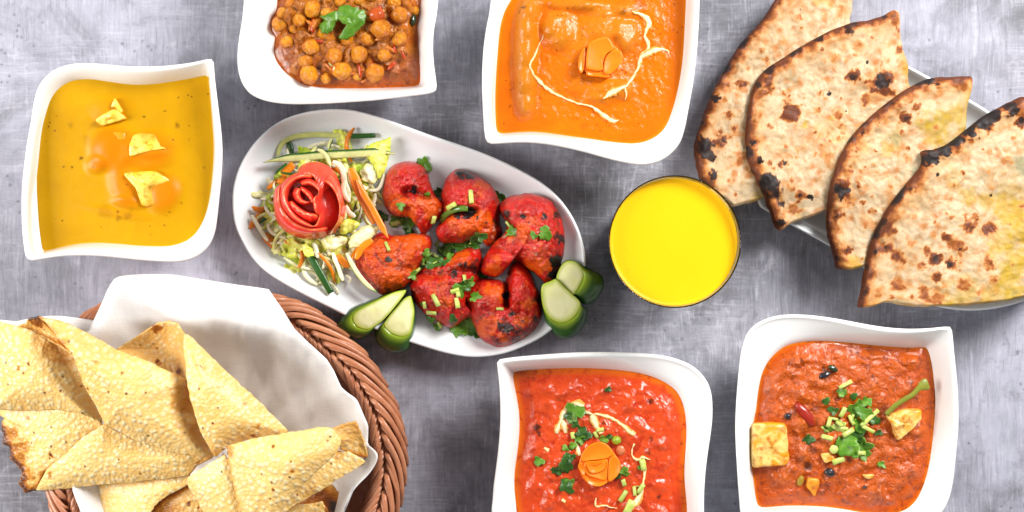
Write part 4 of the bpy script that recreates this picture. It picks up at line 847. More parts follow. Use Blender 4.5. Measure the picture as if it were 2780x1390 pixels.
papad('large rolled papad at the upper left with a blackened curling rim', [
    {'p': [(-40,270,100),(75,298,102),(150,320,104),(260,370,106),(375,425,98),(425,520,96),(458,620,95),(503,722,94),(550,818,94),(440,765,100),(300,742,96),(150,748,92),(-40,742,90),(-60,500,96)], 'z': .1, 'crown': 11, 'c': (220,560), 'toast_or_shade': [(230,390,90,.34),(340,440,80,.45),(290,400,70,.4),(120,520,14,.7),(180,500,10,.9),(395,640,50,.15)]},  # wide spots by the right fold paint its shade; small ones are toasted
    {'p': [(90,302,103),(135,292,106),(150,265,109),(205,253,112),(260,285,114),(340,365,116),(380,400,116),(382,450,112),(260,378,107),(150,325,104)], 'z': .11, 'crown': -5, 'base': .40, 'toast_or_shade': [(190,280,40,.75),(300,390,60,.5)], 'burn': [[(150,265),(205,253),(250,290),(340,372)]], 'bw': .0018, 'ba': .95, 'nr': 18}], (200,560))
papad('wide cone shaped papad lying across the middle of the heap', [
    {'p': [(205,254,113),(320,275,114),(450,335,114),(600,420,114),(800,500,114),(990,588,103),(1012,690,100),(1062,850,97),(1135,1000,95),(1040,990,100),(900,968,100),(720,905,102),(560,820,106),(500,700,112),(442,605,116),(395,470,118),(372,395,118),(300,330,116)], 'z': .112, 'crown': 12, 'c': (700,690), 'nr': 46, 'na': 230,
     'toast_or_shade': [(990,720,95,.50),(1010,850,90,.48),(960,640,80,.46),(1060,930,60,.4),(250,290,60,.25),(540,485,20,.55),(480,630,10,.8),(670,548,9,.8)], 'burn': [[(205,254),(260,300),(345,375),(372,395),(395,470),(442,605)]], 'bw': .0015, 'ba': 1.0}], (700,680))  # broad spots down the right side paint the fold's shade into the colour
papad('pale blistered papad with a single round hole near the left rim', [
    {'p': [(190,1172,82),(250,1062,88),(340,990,92),(440,893,97),(552,822,101),(700,900,99),(900,966,98),(1128,1000,94),(1050,1035,92),(1000,1095,90),(860,1108,88),(700,1128,86),(500,1142,84),(330,1164,82)], 'z': .09, 'crown': 4, 'c': (560,1010), 'toast_or_shade': [(262,1092,22,.75),(600,860,60,.22),(1060,1030,14,.8),(720,930,70,.2)]}], (560,1010))
papad('cone shaped papad standing tallest behind the others, against the napkin', [
    {'p': [(610,430,88),(720,362,94),(830,288,102),(895,276,106),(945,292,110),(978,350,112),(990,470,110),(1003,592,106),(930,570,96),(800,502,92),(700,465,90)], 'z': .1, 'crown': -6, 'base': .34, 'toast_or_shade': [(830,310,36,.72),(940,545,26,.85),(820,420,14,.7),(700,400,50,.15),(650,430,30,.12),(820,500,20,.8)], 'nr': 26},
    {'p': [(975,345,112),(1002,350,113),(1060,410,112),(1120,470,110),(1260,602,108),(1390,722,104),(1530,862,98),(1420,888,100),(1300,905,102),(1190,950,104),(1142,998,106),(1090,905,110),(1062,850,112),(1012,692,115),(990,562,116),(980,450,115)], 'z': .108, 'crown': 9, 'c': (1170,770), 'toast_or_shade': [(1075,510,8,.9),(1060,500,7,.85),(1090,520,8,.9),(1300,712,14,.7),(1365,830,16,.75),(1330,885,18,.7),(1150,980,50,.4),(1145,808,9,.95),(1170,630,22,.3)]}], (1150,750))
papad('square folded papad at the lower right, topmost in the basket', [
    {'p': [(1755,847,98),(1820,822,96),(1885,806,94),(1910,860,92),(1935,930,90),(1950,990,88),(1935,1002,88),(1880,985,88),(1800,955,92),(1810,905,98)], 'z': .09, 'base': .46, 'crown': -2, 'burn': [[(1800,955),(1880,985),(1950,1002)]], 'bw': .003, 'ba': .7, 'nr': 18},
    {'p': [(1780,962,90),(1850,968,90),(1942,1018,88),(1900,1050,88),(1790,1112,90),(1600,1232,92),(1545,1252,92),(1490,1310,94),(1430,1330,94),(1600,1100,96)], 'z': .09, 'crown': 1, 'toast_or_shade': [(1800,985,40,.35),(1640,1180,60,.3)], 'c': (1690,1120), 'nr': 20},
    {'p': [(995,1108,100),(1090,1045,104),(1190,985,108),(1212,1010,108),(1238,1150,108),(1268,1290,106),(1275,1400,102),(1150,1420,96),(1090,1300,97),(1050,1230,98),(1000,1150,99)], 'z': .103, 'crown': 3, 'nr': 24},
    {'p': [(1206,940,112),(1340,902,116),(1500,872,116),(1640,852,114),(1700,838,113),(1757,847,112),(1812,905,110),(1795,950,111),(1770,985,111),(1700,1050,112),(1560,1180,112),(1480,1290,110),(1440,1400,106),(1280,1400,104),(1268,1290,108),(1250,1200,110),(1230,1100,111),(1212,1000,112)], 'z': .112, 'crown': 9, 'c': (1460,1050), 'nr': 40, 'na': 200, 'toast_or_shade': [(1195,955,60,.5),(1460,935,12,.75),(1558,1062,14,.7),(1555,1010,8,.9),(1458,1160,10,.95),(1400,1075,8,.7)], 'burn': [[(1206,940),(1230,1100),(1268,1290)]], 'bw': .0016, 'ba': .42}], (1450,1070))
# ================================================================ tandoori chicken
def mat_chicken():
    m = NT('tandoori_chicken'); v = m.coord(geo=True); n1 = m.noise(62, 6, .68, v, .9); n2 = m.noise(230, 5, .7, v, .6); n3 = m.noise(95, 4, .65, v, .5)
    c = m.mix(m.ramp(m.math('ADD', n1, m.attr('orange')), [(.47, 0.0), (.72, 1.0)]), (.52, .010, .006), (.68, .085, .004))
    c = m.mix(m.ramp(n3, [(.49, 0.0), (.66, .85)]), c, (.33, .010, .008)); c = m.mix(m.ramp(m.noise(85, 5, .75, v, 1.2), [(.60, 0.0), (.70, .85)]), c, (.045, .012, .008)); c = m.mix(m.ramp(n2, [(.56, 0.0), (.74, .45)]), c, (.72, .20, .03))
    c = m.mix(m.ramp(n2, [(.26, .5), (.42, 0.0)]), c, (.20, .012, .006))
    k = m.math('ADD', m.attr('char'), m.math('MULTIPLY', m.math('SUBTRACT', n2, .5), 1.2)); ok = m.math('GREATER_THAN', m.attr('char'), .03)
    c = m.mix(m.math('MULTIPLY', m.ramp(k, [(.20, 0.0), (.62, 1.0)]), ok), c, m.ramp(k, [(.3, (.16, .014, .006)), (.7, (.025, .012, .010)), (1.0, (.014, .010, .010))]))
    fl = m.voro(210, 'F1', v); fm = m.noise(44, 3, .6, v); c = m.mix(m.math('MULTIPLY', m.ramp(m.math('ADD', fl, m.math('MULTIPLY', m.math('SUBTRACT', n2, .5), .5)), [(.02, .8), (.30, 0.0)]), m.ramp(fm, [(.58, 0.0), (.66, 1.0)])), c, (.86, .45, .30))
    m.bump(m.math('ADD', n2, m.math('MULTIPLY', n3, 1.2)), .85, .0016)
    return m.done(c, .20, .42, sss=.05, rad=(.004, .001, .0006), coat=.15)
CHICK = mat_chicken()
def chicken(out, label, hmax, z0, grooves=(), bumps=(), char=(), orange=(), center=None, nr=64, na=220, p=2.4):
    zr = z0+hmax*.3
    ro = smooth_closed(PW('G', out, zr), 3); c0 = centroid(ro); ro = [c0+(q-c0)*1.06+Vector((fb(q.x, q.y, 1, 160, 3), fb(q.x, q.y, 7, 160, 3)))*.0009 for q in ro]
    c = centroid(ro) if center is None else P(*S('G', *center), zr).to_2d()
    G = [([tuple(q) for q in smooth_open(PW('G', g, zr), 4)], px('G', w, zr), d/1000) for g, w, d in grooves]
    B_ = [(P(*S('G', x, y), zr).to_2d(), px('G', r, zr), a/1000) for x, y, r, a in bumps]
    V, F, R = disc(ro, c, nr, na, lambda x, y, r: 0, gamma=.72)
    Q = [(v.x, v.y) for v in V]; gd = [(seg_dist(Q, g), w, d) for g, w, d in G]
    fc = blot('G', char, zr); fo = blot('G', orange, zr); C = []; O_ = []
    for k, v in enumerate(V):
        r = min(1, R[k]); h = hmax*(1-r**p)**.55 if r < 1 else 0
        h += (.0030*fb(v.x, v.y, 1, 42, 2)+.0021*fb(v.x, v.y, 3, 110, 4)+.0009*fb(v.x, v.y, 3, 340, 3))*min(1, (1-r)*5)
        for b, rr, am in B_: h += am*math.exp(-((v.x-b.x)**2+(v.y-b.y)**2)/rr**2)
        groove_dark = 0
        for d, w, dp in gd:
            e = math.exp(-(d[k]/w)**2); h -= dp*e; groove_dark = max(groove_dark, e*e*e*.4)  # groove beds get a darker tone as well
        v.z = z0+max(.0003, h); C.append(max(fc(v.to_2d()), groove_dark, .45*sst(.93, 1, r))); O_.append(fo(v.to_2d())*.55-.06)
    n0 = 1+(nr-1)*na; b0 = len(V); E = V[n0:n0+na]
    for s, zz in ((.97, z0-.003), (.80, z0-.007)):
        for e in E: V.append(Vector((c.x+(e.x-c.x)*s, c.y+(e.y-c.y)*s, max(zz, .0080)))); C.append(.3); O_.append(0)
    for q, (a, b) in enumerate(((n0, b0), (b0, b0+na))): F += [(a+i, b+i, b+(i+1) % na, a+(i+1) % na) for i in range(na)]
    V.append(Vector((c.x, c.y, max(z0-.007, .0080)))); C.append(0); O_.append(0); F += [(b0+na+i, len(V)-1, b0+na+(i+1) % na) for i in range(na)]
    o = mk('chicken_piece', V, F, CHICK, attrs={'char': C, 'orange': O_}, host=True); return tag(o, label, 'chicken', 'red tandoori chicken pieces on the oval plate')
chicken([(775,450),(782,390),(800,345),(835,310),(880,297),(935,303),(975,330),(998,385),(1015,440),(1050,485),(1078,512),(1062,555),(1012,600),(988,640),(960,648),(938,605),(900,565),(840,562),(800,535),(782,495)],
        'red curled chicken piece nearest the salad at the top, with a dark slit', .017, .0135, [([(880,452),(915,440),(960,455),(1000,470)], 17, 7), ([(800,500),(860,478),(900,465)], 16, 2.2), ([(940,600),(980,560)], 20, 1.5)],
        [(905,370,70,3.0),(900,510,60,2),(1010,520,60,1.5)], [(930,440,24,.9),(990,345,14,.6),(800,520,14,.4),(890,465,30,.3),(980,640,16,.5)], [(1000,520,70,.8),(850,520,60,.7),(900,560,60,.7),(820,460,40,.4)])
chicken([(1070,450),(1085,400),(1112,358),(1150,337),(1200,350),(1250,372),(1300,408),(1335,460),(1350,520),(1347,580),(1356,640),(1322,690),(1290,708),(1250,672),(1170,688),(1090,692),(1050,665),(1043,632),(1060,590),(1070,555),(1068,500)],
        'top middle chicken piece with black burnt crumbs on its tip and a chilli ring', .018, .0135, [([(1060,590),(1110,555),(1160,545),(1235,545)], 18, 7), ([(1350,520),(1330,600),(1350,650)], 26, 3)],
        [(1200,440,90,2.5),(1180,630,70,2.5),(1300,560,50,1.5)], [(1155,350,30,1.1),(1210,362,30,.85),(1170,375,22,.7),(1200,555,34,.95),(1150,560,24,.7),(1225,540,22,.9),(1245,575,14,.8),(1290,600,10,.7),(1345,600,34,.6),(1330,480,22,.4)], [(1260,620,80,.9),(1180,620,70,.7),(1270,420,50,.5),(1130,610,40,.6),(1300,670,50,.7)])
chicken([(640,770),(650,730),(692,700),(724,668),(762,652),(840,666),(920,656),(980,661),(1003,690),(995,740),(962,790),(936,830),(920,880),(870,915),(800,940),(752,946),(700,890),(655,830)],
        'pale orange chicken piece beside the salad, above the left cucumber fan', .017, .0135, [([(870,700),(850,770),(880,830)], 26, 1.6), ([(740,760),(800,820),(870,830)], 24, 1.8)],
        [(930,720,70,2.5),(760,720,60,1.5),(790,870,70,2)], [(808,785,20,.8),(745,940,16,.7),(800,935,20,.5),(990,665,20,.3)], [(900,720,110,1.0),(800,850,110,1.0),(700,720,70,1.0),(880,800,90,.9),(720,830,60,.7)])
chicken([(935,985),(915,930),(922,890),(955,850),(1000,815),(1060,788),(1120,760),(1180,735),(1238,722),(1260,770),(1250,830),(1264,870),(1235,915),(1200,960),(1192,1010),(1222,1050),(1165,1082),(1112,1112),(1050,1087),(980,1042)],
        'dark red middle chicken piece strewn with pale coriander stems beside the left cucumber fan', .018, .0140, [([(960,850),(1050,860),(1150,840),(1262,850)], 20, 4.5), ([(1262,870),(1210,940),(1190,1010)], 22, 3)],
        [(1040,960,90,2.5),(1170,780,60,3.0),(1120,1060,60,1)], [(1180,812,32,.8),(1225,830,34,.7),(1130,855,30,.6),(1060,850,26,.5),(1000,840,24,.5),(1240,790,24,.5),(1110,1100,24,.5),(930,960,14,.4)], [(1160,775,60,.9),(1060,920,70,.7),(1010,900,50,.5),(1090,990,50,.5)])
chicken([(1212,1060),(1195,1010),(1190,965),(1212,925),(1245,893),(1300,880),(1350,888),(1385,900),(1396,850),(1412,815),(1450,800),(1490,840),(1520,890),(1545,960),(1560,1030),(1545,1100),(1500,1150),(1440,1187),(1370,1212),(1300,1197),(1260,1160),(1232,1105)],
        'lowest chicken piece, curled like a horseshoe with grey scorched patches', .019, .0135, [([(1398,840),(1394,900),(1392,950),(1388,1005)], 17, 12), ([(1388,1005),(1420,1040),(1450,1050)], 16, 2.5), ([(1240,1090),(1290,1050),(1330,1060)], 20, 1.2)],
        [(1300,960,70,2.5),(1465,950,70,3.5),(1400,1130,90,2)], [(1365,1110,34,.75),(1400,1125,40,.8),(1440,1130,34,.6),(1380,1080,26,.55),(1420,1055,24,.8),(1500,1140,50,.5),(1540,1090,40,.6),(1340,1195,40,.5),(1440,1180,50,.5),(1470,1095,18,.5),(1550,980,40,.6),(1390,960,24,.9)], [(1330,950,60,.8),(1300,1110,70,.8),(1470,1080,50,.7),(1500,1010,50,.5),(1370,1170,50,.6)], center=(1395,1060))
chicken([(1358,532),(1375,495),(1420,471),(1480,462),(1540,466),(1600,490),(1640,540),(1665,610),(1673,690),(1660,780),(1636,850),(1600,897),(1568,882),(1528,840),(1470,802),(1420,772),(1402,800),(1372,848),(1322,857),(1282,842),(1274,800),(1300,742),(1342,690),(1382,652),(1402,605),(1375,568)],
        'largest chicken piece, folded over, touching the right cucumber fan', .019, .0175, [([(1400,600),(1440,650),(1420,700)], 24, 2.0), ([(1330,720),(1400,740),(1460,795)], 22, 3.5), ([(1640,560),(1655,700),(1620,860)], 22, 2.5)],
        [(1500,540,90,3),(1550,700,90,2),(1330,790,50,2.5)], [(1580,572,20,1.1),(1470,575,18,.8),(1390,560,34,.7),(1660,680,44,.7),(1645,790,46,.85),(1615,860,40,.9),(1370,600,30,.8),(1640,560,34,.6),(1500,600,10,.7),(1440,520,18,.4),(1600,620,16,.4)], [(1480,640,70,.7),(1540,780,80,.5),(1330,820,50,.8),(1590,820,50,.6),(1420,670,40,.6)], center=(1500,680))

# ================================================================ cucumber fans
def mat_skin():
    m = NT('cucumber_skin'); v = m.coord(geo=True); t = m.attr('down'); n1 = m.noise(60, 4, .6, m.coord((1, 1, .4), geo=True), .4); n2 = m.noise(300, 3, .6, v)
    c = m.mix(m.ramp(n1, [(.36, 0.0), (.66, 1.0)]), (.018, .072, .010), (.040, .125, .016)); c = m.mix(m.ramp(n2, [(.6, 0.0), (.8, .4)]), c, (.06, .16, .03))
    c = m.mix(m.ramp(t, [(.0, 1.0), (.13, .55), (.30, 0.0)]), c, (.30, .42, .02)); m.bump(n1, .25, .001)
    return m.done(c, .20, .5, coat=.25)
def mat_flesh():
    m = NT('cucumber_flesh'); v = m.coord(geo=True); r = m.attr('edge'); n1 = m.noise(90, 4, .6, v, .4); n2 = m.noise(330, 3, .6, v)
    c = m.mix(m.ramp(n1, [(.38, 0.0), (.64, 1.0)]), (.93, .91, .52), (.88, .88, .40)); c = m.mix(m.ramp(r, [(.70, 0.0), (.90, .65), (1.0, 1.0)]), c, (.42, .52, .02)); c = m.mix(m.ramp(n2, [(.60, 0.0), (.8, .35)]), c, (.78, .80, .45))
    m.bump(n2, .2, .0005); return m.done(c, .32, .35, sss=.08, rad=(.003, .003, .001))
SKIN = mat_skin(); FLESH = mat_flesh()
def cuke(parent, crop, flesh, skin, zt, slope=(0, 0), zb=.0085, NA=120):
    f = smooth_closed(PW(crop, flesh, zt), 4); s = smooth_closed(PW(crop, skin, zt*.6+zb*.4), 4); c = centroid(f)
    Fp = polar(f, c, NA); Sp = polar(s, c, NA); Sp = [b if (b-c).length > (a-c).length*1.02 else c+(a-c)*1.02 for a, b in zip(Fp, Sp)]
    zf = lambda q: zt+slope[0]*(q.x-c.x)+slope[1]*(q.y-c.y)
    sl = empty('cucumber_slice', (c.x, c.y, zb), None, None) ; sl.parent = parent; sl.location = Vector((c.x, c.y, zb))-WL[parent.name]
    rings = [[Vector((*(c+(q-c)*.97), zf(q)-.0012)) for q in Fp], [Vector((*(c+(q-c)*1.0), zf(q)-.0002)) for q in Fp]]; dn = [0]*NA*2
    for t in (.12, .3, .5, .7, .88, 1.0):
        a = t*math.pi/2; rings.append([Vector((*(p.lerp(q, math.sin(a))), zb+.004+(zf(p)-zb-.004)*(math.cos(a)) if t < 1 else zb+.004)) for p, q in zip(Fp, Sp)]); dn += [t]*NA
    rings.append([Vector((*(c+(q-c)*.90), zb+.0012)) for q in Sp]); rings.append([Vector((*(c+(q-c)*.7), zb)) for q in Sp]); dn += [1]*NA*2
    V, F = loft(rings, True, True); mk('skin', V, F, SKIN, sl, {'down': dn+[0, 1]}, host=True)
    V, F, R = disc(f, c, 22, NA, lambda x, y, r: zf(Vector((x, y)))+.0004*(1-r*r)+.00015*fb(x, y, 2, 200, 2), under=[(1.0, -.0010)])
    mk('flesh', V, F, FLESH, sl, {'edge': R}, host=True)
def sub_empty_fix(o):
    for k in ('label', 'category', 'group'):
        if k in o.keys(): del o[k]
f1 = empty('cucumber_fan', P(*S('O', 620, 900), .008), 'cucumber garnish of two wedges on the chicken plate rim beside the basket', 'cucumber', 'cucumber garnishes')
cuke(f1, 'O', [(815,553),(760,562),(700,575),(620,610),(540,650),(470,685),(400,718),(330,755),(270,790),(235,830),(226,870),(240,920),(280,958),(330,978),(380,985),(430,972),(480,942),(540,900),(600,845),(650,790),(700,730),(745,675),(790,615),(812,580)],
     [(818,550),(700,562),(600,590),(515,620),(430,652),(350,685),(270,715),(190,750),(120,815),(60,890),(30,945),(50,1000),(120,1050),(180,1072),(260,1090),(340,1085),(420,1040),(480,965),(560,900),(660,790),(760,670)], .0275, (.12, .10))
cuke(f1, 'O', [(868,620),(830,628),(800,645),(760,685),(720,735),(670,790),(620,850),(580,910),(572,935),(590,975),(640,1020),(700,1048),(760,1062),(820,1050),(862,1018),(882,950),(893,880),(905,800),(900,740),(886,680)],
     [(872,616),(800,636),(730,710),(660,790),(600,865),(540,930),(490,968),(464,1010),(466,1080),(490,1135),(530,1180),(590,1218),(650,1240),(705,1248),(760,1242),(815,1222),(855,1175),(885,1100),(905,1010),(918,900),(922,800),(905,690)], .0260, (.03, .16))
f2 = empty('cucumber_fan', P(*S('Q', 1480, 560), .008), 'cucumber garnish of two wedges on the chicken plate rim facing the glass', 'cucumber', 'cucumber garnishes')
cuke(f2, 'Q', [(1335,325),(1345,270),(1370,210),(1405,160),(1450,130),(1500,122),(1560,140),(1610,180),(1640,230),(1650,290),(1630,360),(1600,420),(1560,480),(1525,515),(1470,470),(1410,410),(1360,360)],
     [(1330,325),(1350,250),(1390,160),(1440,112),(1500,100),(1580,120),(1660,165),(1750,210),(1830,255),(1885,310),(1900,380),(1885,450),(1850,520),(1800,580),(1740,622),(1680,638),(1620,610),(1560,550),(1520,515),(1440,440)], .0265, (-.12, -.06))
cuke(f2, 'Q', [(1325,335),(1280,355),(1225,375),(1180,395),(1160,440),(1158,510),(1165,590),(1185,670),(1220,740),(1270,795),(1330,830),(1400,842),(1460,830),(1520,795),(1570,745),(1605,680),(1618,620),(1590,570),(1530,520),(1460,455),(1390,390)],
     [(1322,330),(1220,365),(1160,400),(1140,470),(1148,560),(1165,660),(1185,760),(1205,840),(1240,910),(1290,965),(1350,1010),(1420,1035),(1490,1035),(1560,1000),(1620,945),(1670,870),(1700,790),(1712,710),(1690,670),(1640,655),(1610,620),(1530,520),(1420,415)], .0275, (-.05, .13))

# ================================================================ shredded salad
def mat_strip(name, body, edge, thr=(.45, .8), rough=.3, sss=.3, along=None, var=.8):
    m = NT(name); v = m.coord(geo=True); n1 = m.noise(140, 4, .6, v, .5); st = m.attr('side')
    c = m.mix(m.ramp(n1, [(.38, 0.0), (.66, 1.0)]), body, tuple(x*var for x in body))
    if edge: c = m.mix(m.ramp(m.math('ADD', st, m.math('MULTIPLY', m.math('SUBTRACT', n1, .5), .2)), [(thr[0], 0.0), (thr[1], 1.0)]), c, edge)
    if along: c = m.mix(m.ramp(m.attr('along'), [(along[0], 0.0), (along[1], 1.0)]), c, along[2])
    m.bump(n1, .3, .0006); return m.done(c, rough, .45, sss=sss, rad=(.003, .003, .001), coat=.1)
CUKE_S = mat_strip('cucumber_strip', (.66, .66, .28), (.022, .10, .012), (.30, .62)); CUKE_G = mat_strip('cucumber_strip_green', (.022, .095, .012), (.45, .52, .10), (.72, .98), sss=0)
CUKE_P = mat_strip('cucumber_strip_pale', (.64, .66, .22), None, along=(.80, .84, (.02, .085, .012)))
CARROT = mat_strip('carrot_strip', (.80, .235, .006), (.72, .17, .006), (.6, .95)); ONION = mat_strip('onion_shred', (.90, .86, .62), (.80, .74, .40), (.5, .9), sss=.4)
CABB = mat_strip('lettuce_rib', (.84, .82, .40), (.68, .72, .14), (.4, .8), sss=.4)
def strip(name, crop, line, w, mat, label, cat, z, th=.0012, group=None, taper=(.3, .3), roll=0.0, sub=7, flip=1, dome=0):
    """line points (x, y[, extra height mm])"""
    pts = smooth_open([P(*S(crop, p[0], p[1]), z+(p[2]/1000 if len(p) > 2 else 0)) for p in line], sub); n = len(pts)
    hw = [px(crop, w, z)/2*(min(1, taper[0]+(1-taper[0])*min(1, 5*i/(n-1))) if i < n/2 else min(1, taper[1]+(1-taper[1])*min(1, 5*(1-i/(n-1))))) for i in range(n)]
    V, F, sd, al = sweep(pts, hw, [th*.7]*n, n=10, roll=roll)
    o = mk(name, V, F, mat, attrs={'side': [flip*s for s in sd], 'along': al}, host=True); return tag(o, label, cat, group)
ps = (P(*S('K', 640, 850), .02)).to_2d()
def pile(sx, sy):              # height of the heap of shreds
    w = P(sx, sy, .02).to_2d()-ps; q = (w.x/.038)**2+(w.y/.046)**2
    return .0095+.0135*math.exp(-q*1.1)
LETT = None
def mat_leafy(name, a, b, c_, rough=.35):
    m = NT(name); v = m.coord(geo=True); n1 = m.noise(75, 4, .6, v, .6); e = m.attr('edge'); n2 = m.noise(260, 3, .6, v)
    c = m.mix(m.ramp(n1, [(.38, 0.0), (.66, 1.0)]), a, b); c = m.mix(m.ramp(e, [(.5, 0.0), (1.0, .85)]), c, c_); m.bump(n2, .35, .0008)
    return m.done(c, rough, .45, sss=.3, rad=(.002, .003, .001))
LET_Y = mat_leafy('yellow_green_lettuce', (.80, .80, .22), (.70, .74, .10), (.58, .68, .04)); LET_G = mat_leafy('green_lettuce', (.38, .54, .04), (.28, .44, .03), (.54, .64, .05)); LET_W = mat_leafy('white_lettuce', (.90, .87, .60), (.84, .80, .42), (.74, .72, .22))
def leaf(crop, poly, z, mat, label, wav=2.2, crown=1.5, name='lettuce_shred'):
    sheet(name, crop, [(*p[:2], (p[2] if len(p) > 2 else 0)) for p in poly], mat, None, solid=.0006, crown=crown, sub=3, smoothed=True, nr=14, na=100, wave=(wav, 190), zoff=z, ragged=.0013, label=label, cat='lettuce', group='lettuce shreds in the salad')
rp = random.Random(11)
# loose shreds underneath: a heap of crumpled lettuce, then thin shreds over it
HEAP = [(690,632),(700,540),(745,445),(800,400),(900,372),(1000,380),(1040,405),(1045,480),(1035,560),(1012,640),(985,690),(948,760),(900,785),(850,790),(800,745),(755,690),(715,655)]
def inside(x, y, poly):
    c = False
    for (x0, y0), (x1, y1) in zip(poly, poly[1:]+poly[:1]):
        if (y0 > y) != (y1 > y) and x < (x1-x0)*(y-y0)/(y1-y0)+x0: c = not c
    return c
def heap_pt(shrink=1.0):
    while True:
        x, y = rp.uniform(680, 1050), rp.uniform(370, 795)
        if inside(860+(x-860)/shrink, 595+(y-595)/shrink, HEAP): return x, y
SECT = ['right', 'lower right', 'lower', 'lower left', 'left', 'upper left', 'upper', 'upper right']
def where(x, y): return SECT[int(round(math.atan2(y-595, x-845)/(math.pi/4))) % 8]
for k in range(46):
    x, y = heap_pt(.86); n = rp.randint(7, 10); L = rp.uniform(28, 56); a0 = rp.uniform(0, 6.28); el = rp.uniform(.4, .9)
    poly = []
    for i in range(n):
        a = 2*math.pi*i/n; r = L*rp.uniform(.55, 1.1); u, w = r*math.cos(a), r*el*math.sin(a)
        poly.append((x+u*math.cos(a0)-w*math.sin(a0), y+u*math.sin(a0)+w*math.cos(a0), rp.uniform(-2.5, 3.0)))
    leaf('S', poly, pile(x, y)*.82+.0015, rp.choice([LET_W, LET_W, LET_Y, LET_Y, LET_G]), 'crumpled lettuce scrap under the shreds at the %s of the salad heap' % where(x, y), 4.0, 2.5)
for k in range(84):
    x0, y0 = heap_pt(.93); L = rp.uniform(45, 110); d = rp.uniform(0, math.pi); cv = rp.uniform(-1.1, 1.1); line = []
    for i in range(6):
        t = i/5-.5; ux = math.cos(d+cv*t)*L*t-math.sin(d)*cv*L*.6*t*t; uy = math.sin(d+cv*t)*L*t+math.cos(d)*cv*L*.6*t*t
        line.append((x0+ux, y0+uy))
    up_ = rp.uniform(-.0005, .0045); pts = smooth_open([P(x, y, max(.0088, pile(x, y)+up_+rp.uniform(-.0015, .0015))) for x, y in line], 5)
    kind = rp.choice(['onion']*6+['lettuce']*4+['carrot']); w = rp.uniform(6, 13)*KM*.5*(1.25 if kind != 'onion' else 1)
    m_ = {'onion': ONION, 'lettuce': CABB, 'carrot': CARROT}[kind]; n = len(pts)
    V, F, sd, al = sweep(pts, [w*(.4+.6*min(1, 6*min(i, n-1-i)/n)) for i in range(n)], [.0008]*n, n=8, roll=rp.uniform(-.8, .8))
    o = mk(kind+'_shred', V, F, m_, attrs={'side': sd, 'along': al}, host=True)
    tag(o, {'onion': 'thin translucent onion shred at the %s of the salad heap', 'lettuce': 'thin yellow green lettuce shred at the %s of the salad heap', 'carrot': 'thin loose carrot shred at the %s of the salad heap'}[kind] % where(x0, y0), kind, kind+' shreds in the salad')
leaf('K', [(1330,300),(1400,262),(1480,238),(1530,215),(1572,212),(1560,330),(1525,480),(1490,570),(1440,645),(1400,560),(1330,420),(1270,400)], .020, LET_Y, 'bright yellow green lettuce leaf at the upper right end of the salad', 3, 3)
leaf('K', [(955,132),(1000,122),(1065,140),(1100,160),(1130,250),(1160,335),(1080,345),(1010,300),(985,200)], .0145, LET_Y, 'small ruffled lettuce tip behind the dark ended cucumber strip at the top', 2)
leaf('L', [(470,395),(560,385),(650,410),(700,500),(745,600),(720,680),(640,712),(570,640),(500,560)], .0150, LET_G, 'green lettuce piece just below the tomato rose on the left', 2.5, 2)
leaf('L', [(505,700),(560,665),(640,670),(705,725),(690,850),(770,910),(860,965),(845,1005),(790,990),(720,995),(660,920),(590,840),(535,790)], .0115, LET_Y, 'frilly lettuce piece lowest on the plate left of the dark cucumber strip', 3, 2)
leaf('L', [(315,640),(420,605),(490,610),(480,665),(400,690),(345,725)], .0105, LET_W, 'stray pale lettuce scrap lying apart on the left of the plate', 1, .6)
leaf('L', [(990,790),(1060,775),(1150,785),(1190,860),(1160,925),(1080,940),(1020,900)], .0125, LET_Y, 'yellow lettuce scrap right of the lower dark cucumber strip', 2.5)
leaf('K', [(30,800),(120,790),(200,775),(340,775),(365,860),(340,930),(250,885),(160,845),(80,840)], .0130, LET_W, 'white lettuce scrap poking out left of the tomato rose', 2, 1)
leaf('K', [(1245,560),(1290,500),(1345,490),(1400,570),(1425,650),(1390,690),(1300,680),(1250,640)], .0190, LET_W, 'cream coloured lettuce heart right of the two crossed carrot strips', 2.5, 1.5)
leaf('K', [(1040,1110),(1100,1075),(1170,1085),(1235,1125),(1190,1180),(1120,1215),(1030,1220)], .0215, LET_Y, 'yellow lettuce chip at the lower right edge of the tomato rose', 1.5, 1)
leaf('L', [(1275,445),(1330,340),(1440,255),(1560,235),(1630,265),(1600,330),(1500,420),(1380,490),(1290,500)], .0235, LET_W, 'broad pale onion leaf lying across towards the orange chicken piece', 1.2, 2)
leaf('L', [(930,400),(1060,375),(1200,370),(1260,420),(1200,480),(1080,530),(990,490)], .0195, LET_W, 'crumpled cream lettuce piece under the lower right of the tomato rose', 2.5, 1.5)
leaf('L', [(520,410),(600,395),(680,460),(760,450),(850,560),(820,600),(760,590),(690,520),(600,470)], .0235, LET_Y, 'curly yellow lettuce frill lying over the lower dark cucumber strip', 2.2, 1)
GC = 'cucumber strips in the salad'; GK = 'carrot strips in the salad'; GO = 'onion shreds in the salad'
strip('cucumber_strip', 'K', [(420,95),(450,170),(480,250),(505,320),(520,375)], 62, CUKE_G, 'short dark green cucumber sliver sticking up at the upper left of the salad', 'cucumber', .0125, .0016, GC, (.1, .6))
strip('cucumber_strip', 'K', [(365,400),(395,305),(460,235),(600,190),(800,178),(1000,188),(1180,193),(1400,186)], 56, CUKE_P, 'curved pale cucumber strip with a dark green end along the top of the salad', 'cucumber', .0150, .0016, GC, (.6, .9))
strip('cucumber_strip', 'K', [(215,472),(420,432),(640,412),(850,392),(1050,382),(1250,372),(1450,362),(1610,380)], 92, CUKE_S, 'long straight cucumber strip with green skin along its upper side, above the tomato rose', 'cucumber', .0210, .0022, GC, (.08, .1), flip=-1)
